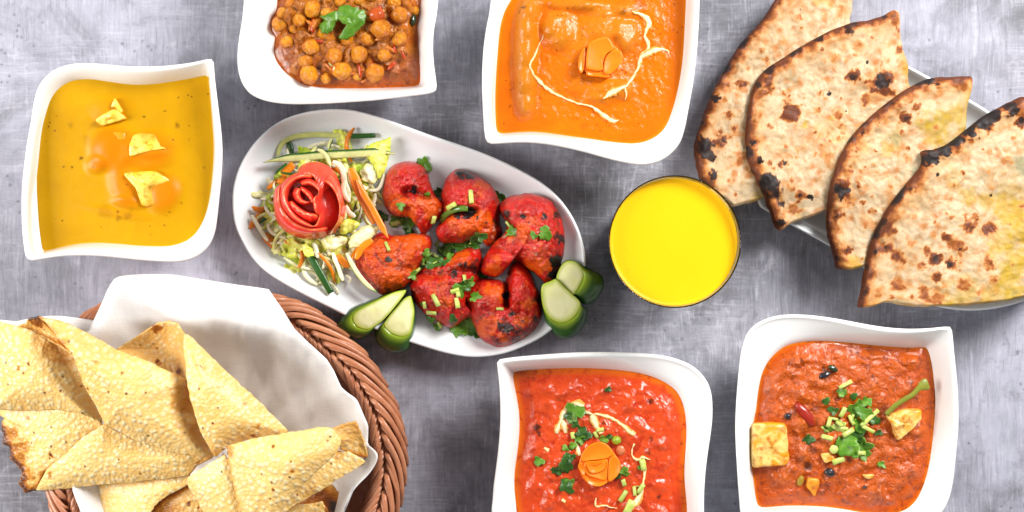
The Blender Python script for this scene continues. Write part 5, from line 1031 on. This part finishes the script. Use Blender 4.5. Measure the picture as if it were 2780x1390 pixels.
strip('cucumber_strip', 'L', [(690,395),(740,470),(800,580),(870,710),(950,850),(1060,1045)], 96, CUKE_G, 'dark green cucumber strip slanting down below the tomato rose', 'cucumber', .0185, .0018, GC, (.8, .85), roll=.1)
strip('cucumber_strip', 'K', [(160,1125),(230,1070),(290,1025),(325,1005)], 46, CUKE_G, 'short dark green cucumber sliver lying on the left carrot strips', 'cucumber', .0200, .0012, GC, (.2, .8))
strip('cucumber_strip', 'K', [(335,600),(390,545),(440,505),(470,485)], 30, CUKE_G, 'thin dark green cucumber sliver at the upper left of the tomato rose', 'cucumber', .0240, .001, GC)
strip('cucumber_strip', 'K', [(400,578),(460,590),(520,592),(565,588)], 26, CUKE_G, 'thin level green cucumber sliver touching the top left of the tomato rose', 'cucumber', .0255, .001, GC)
strip('cucumber_strip', 'L', [(1245,565),(1300,670),(1360,780),(1440,890),(1520,970),(1615,1040)], 62, mat_strip('cucumber_strip_light', (.78, .76, .42), (.16, .26, .03), (.5, .9), along=(.86, .97, (.16, .28, .03))), 'pale cucumber strip running along the left side of the orange chicken piece', 'cucumber', .0245, .0016, GC, (.5, .2), flip=1)
strip('cucumber_strip', 'K', [(905,330),(920,270),(950,215)], 40, CUKE_S, 'tiny upright cucumber sliver above the long strip', 'cucumber', .0200, .001, GC, (.5, .2))
strip('carrot_strip', 'K', [(1140,535),(1180,640),(1230,760),(1290,880),(1350,1010),(1395,1120)], 116, CARROT, 'wider of the two crossed carrot strips right of the tomato rose', 'carrot', .0250, .0015, GK, (.6, .5))
strip('carrot_strip', 'K', [(1200,640),(1270,800),(1350,930),(1420,1060),(1480,1170),(1540,1275)], 74, CARROT, 'pointed carrot strip reaching from beside the rose to the orange chicken piece', 'carrot', .0272, .0014, GK, (.4, .1))
strip('carrot_strip', 'K', [(65,1170),(130,1100),(200,1010),(290,920)], 78, CARROT, 'long carrot strip at the far left of the salad', 'carrot', .0165, .0014, GK, (.2, .8))
strip('carrot_strip', 'K', [(95,940),(150,970),(210,965),(250,940)], 56, CARROT, 'short carrot strip crossing the long one at the far left', 'carrot', .0180, .0012, GK)
strip('carrot_strip', 'L', [(250,330),(310,400),(380,460),(450,500)], 120, CARROT, 'broad carrot chip at the lower left of the salad under the rose', 'carrot', .0150, .0014, GK, (.6, .8))
strip('carrot_strip', 'K', [(380,700),(430,610),(480,540),(535,490)], 92, CARROT, 'broad carrot strip under the slivers at the upper left of the rose', 'carrot', .0215, .0013, GK, (.6, .7))
strip('carrot_strip', 'K', [(255,760),(320,700),(390,650)], 50, CARROT, 'small carrot strip left of the tomato rose above the white lettuce', 'carrot', .0195, .0012, GK)
strip('carrot_strip', 'L', [(1135,590),(1180,640),(1230,690),(1285,725)], 92, CARROT, 'carrot chip just left of the pale cucumber strip below the rose', 'carrot', .0190, .0012, GK, (.5, .6))
strip('carrot_strip', 'L', [(1360,640),(1410,540),(1470,470),(1560,410)], 90, CARROT, 'carrot strip lying on the orange chicken piece under the pale onion leaf', 'carrot', .0262, .0012, GK, (.5, .6))
for ln, w, z, lb in [([(950,465),(1020,500),(1060,580),(1075,690),(1110,790),(1120,895)], 70, .0235, 'curved onion shred at the upper right of the tomato rose'), ([(1080,660),(1060,740),(1085,830),(1130,890)], 54, .0255, 'onion shred between the rose and the wide carrot strip'),
                     ([(1085,930),(1120,1000),(1190,1050)], 56, .0225, 'short onion shred right of the rose beside the wide carrot strip'), ([(640,350),(760,290),(880,270),(990,320)], 46, .0150, 'arched onion shred between the two long cucumber strips'), ([(1490,590),(1470,690),(1420,760),(1330,770)], 40, .0185, 'hooked onion shred next to the first chicken piece'),
                     ([(1400,800),(1390,880),(1350,960)], 40, .017, 'short onion shred beside the pointed carrot strip'), ([(250,640),(300,690),(330,760)], 60, .0185, 'pale onion shred at the left shoulder of the rose')]:
    strip('onion_shred', 'K', ln, w, ONION, lb, 'onion', z, .0009, GO, (.6, .5), roll=.3)
for ln, w, z, lb in [([(1080,560),(1110,650),(1150,740),(1180,830),(1205,900)], 56, .0200, 'straight onion shred hanging down below the rose to the right'), ([(300,200),(315,280),(370,335),(440,360),(520,385)], 40, .0195, 'looped onion shred under the lower left of the tomato rose'), ([(850,440),(880,530),(900,620)], 60, .0210, 'onion shred right of the dark strip below the rose'),
                     ([(730,700),(740,800),(800,880),(900,945)], 50, .0165, 'curved onion shred left of the lower dark cucumber strip'), ([(960,600),(985,680),(950,760)], 40, .0175, 'short bent onion shred below the rose in the middle'), ([(1240,830),(1290,870),(1280,930)], 34, .0145, 'small curled onion shred at the bottom right of the salad')]:
    strip('onion_shred', 'L', ln, w, ONION, lb, 'onion', z, .0009, GO, (.6, .5), roll=-.3)

# ================================================================ tomato rose
def mat_tomato():
    m = NT('tomato_peel'); v = m.coord(geo=True); n1 = m.noise(60, 4, .6, v, .4); n2 = m.noise(260, 4, .65, v); t = m.attr('top')
    c = m.mix(m.ramp(n1, [(.36, 0.0), (.66, 1.0)]), (.80, .040, .030), (.84, .085, .040)); c = m.mix(m.ramp(n2, [(.55, 0.0), (.75, .4)]), c, (.72, .10, .04))
    c = m.mix(m.ramp(t, [(.90, 0.0), (.985, .85)]), c, (.76, .20, .07)); m.bump(n1, .2, .001)
    return m.done(c, .24, .5, sss=.2, rad=(.005, .001, .0006), coat=.2)
TOM = mat_tomato()
tr = empty('tomato_rose', P(*S('K', 690, 880), .018), 'red rose carved from tomato peel on the salad heap', 'tomato rose')
TZ = .0225
def even(pts, n):
    L = [0.0]
    for a, b in zip(pts[:-1], pts[1:]): L.append(L[-1]+(b-a).length)
    out = []; k = 0
    for i in range(n):
        s = L[-1]*i/(n-1)
        while k < len(pts)-2 and L[k+1] < s: k += 1
        out.append(pts[k].lerp(pts[k+1], (s-L[k])/max(1e-9, L[k+1]-L[k])))
    return out
def petal(parent, crop, top, bot, zt, zb, mat, name='petal', th=.0012, inner=.010, n=56, m_=10, bulge=.5, lean=.78, lip=.0006):
    """a curved peel: outer wall from its foot up to the traced lip, and the inner face going down again behind it"""
    T = even(smooth_open([P(*S(crop, *p), zt) for p in top], 8), n); B = even(smooth_open([P(*S(crop, *p), zb) for p in bot], 8), n); V = []; F = []; tp = []
    for i in range(n):
        e = min(1, 7*min(i, n-1-i)/n)**.6; zz = lip*math.sin(i*.55)*.6
        for j in range(m_+1):
            s = j/m_; q = B[i].lerp(T[i], s); q = q+Vector((0, 0, 0)); q.z = zb+(zt+zz-zb)*math.sin(s*math.pi/2)**(1-bulge*.4)*(.35+.65*e if j else 1); V.append(q); tp.append(s)
    for i in range(n-1):
        for j in range(m_): a = i*(m_+1)+j; F.append((a, a+m_+1, a+m_+2, a+1))
    V2 = []; 
    base = len(V)
    for i in range(n):       # inner face: from the lip back down
        t = V[i*(m_+1)+m_]; b = V[i*(m_+1)]; d = Vector((t.x-b.x, t.y-b.y, 0)); d = d.normalized() if d.length > 1e-6 else Vector((0, 0, 0))
        for j in range(1, 6):
            s = j/5; V.append(Vector((t.x+d.x*(th*min(1, s*3)+.0006*s), t.y+d.y*(th*min(1, s*3)+.0006*s), t.z-inner*s*s-.0001))); tp.append(1-.12*s if s < .3 else .6)
    for i in range(n-1):
        a = i*(m_+1)+m_; b = (i+1)*(m_+1)+m_; F.append((a, b, base+(i+1)*5, base+i*5))
        for j in range(4): p = base+i*5+j; F.append((p, p+5, p+6, p+1))
    mk(name, V, F, mat, parent, {'top': tp}, host=True)
oc = PW('K', [(600,545),(640,490),(740,463),(850,482),(945,545),(1005,640),(1050,780),(1085,980),(1060,1090),(980,1190),(860,1268),(700,1287),(510,1242),(375,1130),(328,1000),(335,880),(330,780),(410,680),(520,610)], .028)
oc = smooth_closed(oc, 4); cc = centroid(oc)
V, F, R = disc([cc+(q-cc)*.93 for q in oc], cc, 26, 120, lambda x, y, r: TZ+.0095*(1-r**2.5)+.0006*fb(x, y, 1, 90, 2), under=[(.96, -.006), (.7, -.009)])
mk('rose_heart', V, F, TOM, tr, {'top': [.5]*len(V)}, host=True)
petal(tr, 'K', [(575,625),(640,592),(730,600),(775,660),(800,760),(800,850)], [(560,600),(620,500),(740,464),(850,482),(945,545),(1000,640)], .0385, .0265, TOM, bulge=.2)
petal(tr, 'K', [(805,690),(870,662),(950,722),(1015,840),(1030,990),(990,1115),(905,1220)], [(930,535),(990,610),(1045,760),(1086,980),(1062,1090),(985,1188),(890,1256)], .0400, .0230, TOM)
petal(tr, 'K', [(430,650),(370,760),(385,910),(455,1045),(580,1145),(740,1190),(870,1165)], [(415,680),(330,785),(328,1000),(375,1132),(510,1243),(700,1287),(900,1252)], .0410, .0225, TOM)
petal(tr, 'K', [(720,600),(600,612),(500,665),(435,755),(428,860),(480,975),(570,1075),(680,1135),(765,1145),(800,1080),(795,1000)], [(745,580),(590,575),(455,640),(385,760),(390,900),(450,1030),(560,1115),(690,1170),(810,1165),(865,1080),(850,980)], .0440, .0310, TOM)
petal(tr, 'K', [(480,872),(540,940),(620,1002),(700,1030),(778,1040)], [(448,905),(505,1005),(600,1080),(700,1112),(795,1095)], .0435, .0330, TOM, inner=.007)
petal(tr, 'K', [(590,690),(700,680),(790,740),(805,790),(760,850),(770,950),(785,1030)], [(580,660),(710,640),(815,700),(850,790),(830,880),(840,980),(830,1050)], .0440, .0330, TOM, inner=.008)
petal(tr, 'K', [(585,735),(565,800),(595,868),(660,900),(705,885)], [(545,735),(520,810),(560,890),(640,930),(720,915)], .0440, .0340, TOM, inner=.007)
petal(tr, 'K', [(595,735),(650,770),(710,830),(740,890),(705,890)], [(610,712),(670,740),(740,800),(775,890),(740,925)], .0430, .0350, TOM, inner=.005)

# ================================================================ carrot roses
CARF = mat_strip('carved_carrot', (.96, .215, .002), None, rough=.36, sss=.2, var=.9)
def slab(parent, crop, poly, zt, zb, slope=(0, 0), name='petal', cup=.0013):
    f = smooth_closed(PW(crop, poly, zt), 4); c = centroid(f); Fp = polar(f, c, 80); zf = lambda q: zt+slope[0]*(q.x-c.x)+slope[1]*(q.y-c.y)
    rings = [[Vector((*(c+(q-c)*s), zf(c+(q-c)*s)+cup*(s*s-.6)+dz)) for q in Fp] for s, dz in ((.15, 0), (.4, 0), (.65, 0), (.85, 0), (.95, -.0001), (.99, -.0004), (1.0, -.0009))]
    rings.append([Vector((*(c+(q-c)*.99), min(zb, zf(q)-.0015))) for q in Fp])
    V, F = loft(rings); mk(name, V, F, CARF, parent, {'side': [0.]*len(V), 'along': [0.]*len(V)}, host=True)
h, _ = hit(*S('H', 915, 925)); z = h.z
r1 = empty('carrot_rose', P(*S('H', 915, 925), z-.001), 'orange rose carved from carrot in the bright red curry at the bottom', 'carrot rose', 'carrot roses on the curries')
slab(r1, 'H', [(762,940),(775,870),(810,810),(860,770),(925,758),(985,785),(1030,840),(1065,900),(1072,950),(1040,1020),(990,1060),(910,1090),(840,1075),(785,1020)], z+.0046, z-.003, name='rose_heart')
slab(r1, 'H', [(788,905),(775,870),(812,806),(862,769),(925,756),(985,784),(1028,845),(1000,866),(978,880),(900,892),(836,898)], z+.0062, z, (0, .05))
slab(r1, 'H', [(992,888),(1030,856),(1066,895),(1078,945),(1062,1000),(1020,1045),(988,1054),(984,980)], z+.0060, z, (.05, 0))
slab(r1, 'H', [(806,1012),(850,1030),(910,1048),(972,1056),(956,1080),(910,1093),(850,1082),(814,1050)], z+.0058, z, (0, -.05))
slab(r1, 'H', [(760,925),(782,912),(796,935),(808,985),(802,1012),(775,985),(757,950)], z+.0058, z, (-.05, 0))
slab(r1, 'H', [(804,912),(900,900),(976,890),(978,960),(968,1044),(900,1034),(818,1000)], z+.0056, z, (.0, .0))
slab(r1, 'H', [(820,925),(880,925),(945,905),(962,915),(955,960),(900,990),(845,985)], z+.0066, z+.003, (-.04, .03))
h, _ = hit(*S('C', 1040, 430)); z = h.z
r2 = empty('carrot_rose', P(*S('C', 1040, 430), z-.001), 'orange rose carved from carrot in the smooth orange curry at the top', 'carrot rose', 'carrot roses on the curries')
slab(r2, 'C', [(900,500),(930,380),(990,310),(1060,290),(1120,330),(1180,380),(1200,430),(1180,500),(1110,560),(1040,575),(950,560)], z+.0048, z-.003, name='rose_heart')
slab(r2, 'C', [(940,360),(975,310),(1040,285),(1090,283),(1118,315),(1138,365),(1100,395),(1072,425),(1056,480),(1050,534),(960,530),(928,500)], z+.0072, z, (-.02, .05))
slab(r2, 'C', [(1140,374),(1185,383),(1205,425),(1192,480),(1150,530),(1105,565),(1062,545),(1066,470),(1084,425),(1110,396)], z+.0066, z, (.05, -.02))
slab(r2, 'C', [(912,362),(922,400),(917,470),(902,548),(882,545),(868,490),(880,420)], z+.0058, z, (-.08, 0))
slab(r2, 'C', [(930,545),(990,540),(1060,552),(1105,570),(1090,588),(1010,580),(945,574)], z+.0055, z, (0, -.08))

# ================================================================ coriander
def mat_herb(name, a, b):
    m = NT(name); v = m.coord(geo=True); n1 = m.noise(230, 3, .6, v, .4); r = m.orand(); c = m.mix(m.ramp(n1, [(.36, 0.0), (.66, 1.0)]), a, b); c = m.mix(m.math('MULTIPLY', r, .45), c, tuple(x*.5 for x in a))
    m.bump(n1, .3, .0005); return m.done(c, .36, .45, sss=.15, rad=(.001, .002, .0005))
HERB = mat_herb('coriander_leaf', (.085, .24, .014), (.17, .34, .03)); HERBD = mat_herb('coriander_leaf_dark', (.022, .085, .008), (.055, .16, .014)); STEM = mat_herb('coriander_stem', (.48, .58, .10), (.58, .64, .20))
def stem(crop, x, y, ang, L, w, label, group, lift=.0004, mat=None):
    h, n_ = hit(*S(crop, x, y)); a = -math.radians(ang); d = Vector((math.cos(a), math.sin(a), 0)); d = (d-n_*d.dot(n_)*.8).normalized()
    l = px(crop, L, h.z)/2; r = px(crop, w, h.z)/2; pts = [h+n_*(r*.7+lift)+d*l*t for t in (-1, -.4, .3, 1)]
    V, F, sd, al = sweep(pts, [r]*4, [r*.75]*4, up=n_, n=8); o = mk('coriander_bit', V, F, mat or STEM, attrs={'side': sd}); tag(o, label, 'coriander', group)
def frond(crop, x, y, ang, size, label, group, seed=0, mat=None, lift=.0006, elong=1.15, cup=.45):
    h, n_ = hit(*S(crop, x, y)); a0 = -math.radians(ang); s = px(crop, size, h.z); rr = random.Random(seed*7+int(x)); u = Vector((math.cos(a0), math.sin(a0), 0)); n2 = (n_+Vector((0, 0, .8))).normalized(); u = (u-n2*u.dot(n2)).normalized(); w = n2.cross(u)
    na = 40; nr = 5; V = [h+n2*lift]; F = []; ph = rr.uniform(0, 6)
    for j in range(1, nr+1):
        for i in range(na):
            t = 2*math.pi*i/na; R_ = (.40+.50*abs(math.cos(1.5*t+ph))**.8+.16*abs(math.sin(5.5*t+ph*2)))*(1+.30*math.sin(t+ph)+.35*noise.noise(Vector((math.cos(t)*2.2+seed, math.sin(t)*2.2, ph)))); q = j/nr
            x_, y_ = math.cos(t)*R_*q*elong*s, math.sin(t)*R_*q*s
            V.append(h+u*x_+w*y_+n2*(lift+s*cup*(q*q*math.sin(2*t+ph)*.6+.25*q*q)+.0002))
    ix = lambda j, i: 1+(j-1)*na+i % na
    F += [(0, ix(1, i), ix(1, i+1)) for i in range(na)]
    for j in range(1, nr): F += [(ix(j, i), ix(j+1, i), ix(j+1, i+1), ix(j, i+1)) for i in range(na)]
    o = mk('coriander_leaf', V, F, mat or HERB, solid=.0004); tag(o, label, 'coriander', group)
GH = 'chopped coriander'
# on the chicken plate (detail G)
for x, y, a, L, w, on in [(1210,475,90,72,24,'on the top middle chicken piece beside the burnt crumbs'),(1123,510,-28,56,26,'left of the green chilli ring on the top middle chicken piece'),(795,722,75,58,16,'standing out on the orange chicken piece'),(1412,605,62,54,20,'on the left side of the rightmost chicken piece'),(1042,985,58,66,24,'on the dark red middle chicken piece, long and slanting'),(1018,1040,-8,50,22,'lying level at the bottom left of the middle chicken piece'),
                            (1141,1000,82,52,24,'upright at the right of the middle chicken piece'),(1132,930,-20,44,26,'bright yellow, on the leaf clump of the middle chicken piece'),(1062,1100,100,34,20,'at the foot of the middle chicken piece above the plate'),(1357,1030,5,36,14,'tiny, in the middle of the horseshoe shaped chicken piece'),(1172,880,90,40,20,'at the top of the leaf clump on the middle chicken piece'),(985,1005,95,36,18,'at the left of the middle chicken piece'),
                            (930,838,-12,56,20,'at the lower right corner of the orange chicken piece'),(838,600,-15,50,26,'in the leaf cluster between salad and the curled chicken piece'),(1050,690,-60,60,16,'in the green heap amid the chicken pieces, upper part'),(1000,760,-35,50,16,'in the green heap amid the chicken pieces, lower part'),(1145,955,80,30,22,'just under the yellow stem on the middle chicken piece'),(1020,575,80,40,24,'in the dark gap between the two upper chicken pieces')]:
    stem('G', x, y, a, L, w, 'pale chopped coriander stem '+on, GH)
for x, y, a, s, on, mt in [(985,295,70,34,'sticking up at the top of the curled chicken piece',HERB),(858,510,20,22,'on the curled chicken piece left of its slit',HERB),(990,452,0,14,'tiny, in the slit of the curled chicken piece',HERB),(770,575,40,32,'dark, between carrot tip and curled chicken piece',HERBD),(840,585,0,34,'pale, in the cluster below the curled chicken piece',HERB),(890,600,60,40,'right part of the cluster below the curled chicken piece',HERB),(900,640,20,24,'bottom of the cluster above the orange chicken piece',HERBD),
                            (1055,445,30,28,'half hidden between the two upper chicken pieces',HERBD),(1355,475,50,34,'dark, in the gap between top middle and rightmost pieces',HERBD),(1415,650,-20,30,'on the left of the rightmost chicken piece',HERB),(1570,655,-40,38,'large, on the right of the rightmost chicken piece',HERB),(1530,665,60,20,'small, beside the large one on the rightmost piece',HERB),(1235,978,10,32,'single green leaf on the top left of the horseshoe shaped piece',HERB),
                            (1190,1120,0,60,'big ruffled leaf on the plate under the middle chicken piece',HERB),(1235,1140,30,36,'right end of the ruffled leaf on the plate',HERBD),(1130,1140,60,28,'left end of the ruffled leaf on the plate',HERB),(1180,905,20,40,'in the clump on the middle chicken piece',HERBD),(1160,930,70,34,'lower part of the clump on the middle chicken piece',HERB),(1210,890,-30,28,'right part of the clump on the middle chicken piece',HERB),(920,860,0,30,'between orange and middle chicken pieces',HERB),
                            (1260,865,0,26,'in the dark gap left of the rightmost chicken piece',HERBD),(1040,1115,0,22,'at the very bottom of the middle chicken piece',HERB),(980,1000,0,16,'speck on the left of the middle chicken piece',HERBD),(1120,1080,50,22,'at the lower right end of the middle chicken piece',HERBD),(1020,1075,0,26,'curled bit at the lower left of the middle chicken piece',HERB),(935,848,0,18,'beside the stem on the orange chicken piece',HERBD),(855,1000,0,8,'speck near the plate rim',HERBD)]:
    frond('G', x, y, a, s, 'chopped coriander leaf '+on, GH, int(x+y), mt)
rh = random.Random(21)
for k in range(26):            # the green heap in the middle
    t = rh.uniform(0, 1); x = 985+t*270+rh.uniform(-35, 35); y = 795-t*110+rh.uniform(-38, 38)
    if k % 4 == 3: stem('G', x, y, rh.uniform(0, 180), rh.uniform(24, 46), rh.uniform(12, 18), 'chopped coriander bit in the %s part of the green heap amid the chicken' % ('left' if t < .25 else 'middle left' if t < .5 else 'middle right' if t < .75 else 'right'), GH, .001)
    else: frond('G', x, y, rh.uniform(0, 360), rh.uniform(20, 38), 'chopped coriander leaf bit in the %s part of the green heap amid the chicken' % ('left' if t < .25 else 'middle left' if t < .5 else 'middle right' if t < .75 else 'right'), GH, k, rh.choice([HERB, HERBD, HERBD]), lift=.0012, cup=.45)
# green chilli ring on the top middle piece
pts = []
for x, y in [(1070,595),(1085,560),(1110,535),(1150,520),(1200,518)]:
    h, n_ = hit(*S('G', x, y)); pts.append(h+n_*.0012)
pts = smooth_open(pts, 5); V, F, sd, al = sweep(pts, [.0020]*len(pts), [.0014]*len(pts), n=8); o = mk('chilli_ring', V, F, mat_simple('green_chilli', (.10, .20, .02), .25, (.06, .13, .015), coat=.2)); tag(o, 'curved green chilli ring lying on the top middle chicken piece', 'chilli')
# sesame like pale seeds and wet glints on the chicken
# on the red curry (detail H)
frond('H', 720, 520, 60, 78, 'broad pale green coriander leaf on the cream at the top of the red curry', GH, 3, HERB, elong=1.1)
for x, y, a, s, on, mt in [(690,555,10,34,'beside the broad leaf on the red curry',HERBD),(735,625,40,36,'dark, below the broad leaf on the red curry',HERBD),(770,690,0,46,'in the dark clump above the carrot rose',HERBD),(815,695,40,40,'right part of the clump above the carrot rose',HERBD),(780,740,20,40,'lower part of the clump above the carrot rose',HERB),(715,775,0,32,'left of the top of the carrot rose in red curry',HERB),(655,805,20,26,'small, left of the carrot rose in red curry',HERB),(945,725,30,36,'just above the carrot rose in red curry',HERB),(992,705,0,26,'dark, above right of the carrot rose in red curry',HERBD),
                            (455,895,30,38,'alone at the left of the red curry',HERB),(640,925,-30,66,'large dark, left of the carrot rose in red curry',HERBD),(600,965,20,40,'left end of the large dark leaf',HERBD),(700,880,0,40,'right end of the large dark leaf by the carrot rose',HERBD),(655,1100,30,56,'lowest dark one left of the carrot rose in red curry',HERBD),(700,1065,-20,36,'upper tip of the lowest dark one in red curry',HERB),(1095,980,10,38,'right of the carrot rose in red curry',HERB),(1060,1010,0,24,'close to the right petal of the carrot rose',HERBD),(985,350,0,24,'tiny dark, near the top of the red curry',HERBD),(1235,950,0,22,'on the pale stem right of the carrot rose',HERB)]:
    frond('H', x, y, a, s, 'coriander leaf '+on, GH, int(x), mt)
for x, y, a, L, w, on in [(930,665,-10,60,30,'above the carrot rose on red curry'),(885,700,60,50,26,'left of the stem above the carrot rose'),(715,705,80,50,34,'greenish, left of the clump on red curry'),(1240,930,80,86,44,'thick, on the cream trail right of the carrot rose'),(1100,1055,75,52,34,'short, below the right of the carrot rose'),(1090,1165,-55,96,36,'slanting, at the lower right of the red curry'),(1180,1130,85,70,26,'thin upright, at the lower right of the red curry'),(1235,1110,-55,80,36,'bright, on the right cream trail low down'),(1145,1245,-65,110,60,'thickest, at the bottom edge in the red curry'),(1200,1090,5,60,8,'thread thin, crossing the cream trail')]:
    stem('H', x, y, a, L, w, 'chopped coriander stem '+on, GH)
blobby('coriander_bit', 'H', 1045, 742, 36, 34, 0, .0030, mat_simple('green_stem_round', (.30, .42, .02), .25, coat=.2), 'round green stem end seen end on, right above the carrot rose', 'coriander', GH, 31)
# on the paneer gravy (detail I)
for x, y, a, s, on, mt in [(755,545,30,34,'small, under the lone stem above the heap in the gravy',HERB),(860,630,0,66,'broad, at the top of the heap in the gravy',HERB),(900,590,60,34,'pointed, topmost of the heap in the gravy',HERB),(890,680,30,50,'greyish, right of the broad one in the gravy heap',HERB),(950,720,0,36,'right end of the heap in the gravy',HERBD),(720,760,20,46,'pale, at the left of the gravy heap',STEM),(845,740,40,52,'middle of the gravy heap',HERB),(760,860,20,70,'largest, at the bottom of the gravy heap',HERB),(810,900,50,46,'tip of the largest bottom leaf in the gravy heap',HERB),(880,880,0,56,'lower right of the gravy heap',HERB),(890,935,20,40,'lowest right leaf of the gravy heap',HERB),(540,825,0,36,'dark, alone left of the heap in the gravy',HERBD),(1000,988,40,24,'tiny, alone lower right in the gravy',HERB),(985,790,0,22,'tiny dark, right of the heap in the gravy',HERBD),(700,660,0,30,'dim, sunk upper left of the heap in the gravy',HERBD),(640,590,0,26,'olive, sunk far upper left in the gravy',HERBD),(815,560,0,24,'dim, just above the heap in the gravy',HERBD),(835,800,0,44,'under the crossing stems of the gravy heap',HERBD),(655,770,0,30,'at the far left end of the gravy heap',HERB)]:
    frond('I', x, y, a, s, 'coriander leaf '+on, GH, int(x), mt)
for x, y, a, L, w, on in [(768,500,-30,90,26,'alone above the heap in the gravy'),(748,660,-65,66,30,'pale, at the top left of the gravy heap'),(655,728,-72,60,28,'left end of the gravy heap'),(690,715,12,60,20,'thin level one at the left of the gravy heap'),(797,725,82,66,26,'upright in the middle of the gravy heap'),(915,705,-42,150,28,'longest, slanting out of the gravy heap to the right'),(910,770,28,80,24,'at the right of the gravy heap below the longest'),(775,795,-30,80,34,'thick pale, in the middle of the gravy heap'),(660,830,20,70,30,'green, lower left of the gravy heap'),(855,922,0,66,30,'bright, level at the bottom of the gravy heap'),(715,962,-15,76,36,'bright green, lowest below the gravy heap'),(640,765,40,60,12,'hair thin, left of the gravy heap'),(740,740,30,50,22,'short pale, left middle of the gravy heap'),(810,700,-70,50,18,'short, top middle of the gravy heap'),(760,765,5,46,20,'small pale one amid the gravy heap')]:
    stem('I', x, y, a, L, w, 'chopped coriander stem '+on, GH, .0012)
blobby('coriander_bit', 'I', 698, 895, 28, 28, 0, .0016, STEM, 'pale round stem ring below the left of the gravy heap', 'coriander', GH, 33)
pts = []
for x, y, e in [(1025,680,1.2),(1080,625,2.4),(1140,585,3.0),(1190,555,3.2),(1225,520,3.2),(1255,498,3.0),(1285,485,2.4)]:
    pts.append(P(*S('I', x, y), ZC+.0065+e/1000))
pts = smooth_open(pts, 5); n = len(pts); wd = [.0016+.0022*sst(.6, .9, i/n)*(1 if i/n < .9 else 1-3*(i/n-.9)) for i in range(n)]
V, F, sd, al = sweep(pts, wd, [.0011]*n, n=10); o = mk('curry_leaf_sprig', V, F, mat_herb('olive_stem', (.30, .30, .03), (.22, .25, .03)), attrs={'side': sd}); tag(o, 'long olive green stem with a widened tip leaning over the right paneer cube', 'stem')
# on the chickpeas (detail B)
sp = empty('coriander_sprig', P(*S('B', 1230, 230), .05), 'large fresh coriander sprig on the chickpea masala at the top', 'coriander')
def lobe(poly, z, crown=2):
    sheet('leaf', 'B', [(x, y, q) for x, y, q in poly], HERB, sp, solid=.0005, crown=crown, sub=3, nr=14, na=110, wave=(1.4, 140), zoff=z, ragged=.0005)
zt = hit(*S('B', 1230, 250))[0].z+.0045
lobe([(985,155,0),(1040,148,2),(1070,138,2.5),(1120,120,3),(1170,105,3),(1185,150,3.5),(1190,200,3),(1150,215,3),(1138,250,2.5),(1118,300,1.5),(1090,320,1),(1060,345,.3),(1030,330,.6),(1008,335,0),(990,290,0),(984,255,0),(1004,225,.8),(1035,195,1.5)], zt)
lobe([(1165,110,3),(1185,60,3),(1230,60,3),(1270,45,3),(1310,70,3.3),(1365,75,3),(1390,100,2.8),(1435,92,2.2),(1440,130,2.2),(1458,170,1.5),(1440,205,1.8),(1435,245,1),(1400,262,1.6),(1375,300,1),(1345,318,1),(1330,355,.4),(1290,370,.3),(1265,402,-.2),(1235,392,0),(1195,395,-.5),(1172,372,-.5),(1190,345,.2),(1230,325,.8),(1262,285,1.5),(1262,240,2.5),(1215,222,3),(1180,200,3.2)], zt+.0008)
lobe([(1170,180,4),(1215,165,4.8),(1260,170,5),(1300,195,4.6),(1300,235,4.2),(1265,245,4),(1210,228,3.8)], zt+.0006, 1)
stem('B', 1118, 645, 75, 60, 52, 'short green coriander stem bit low in the chickpea masala', GH)
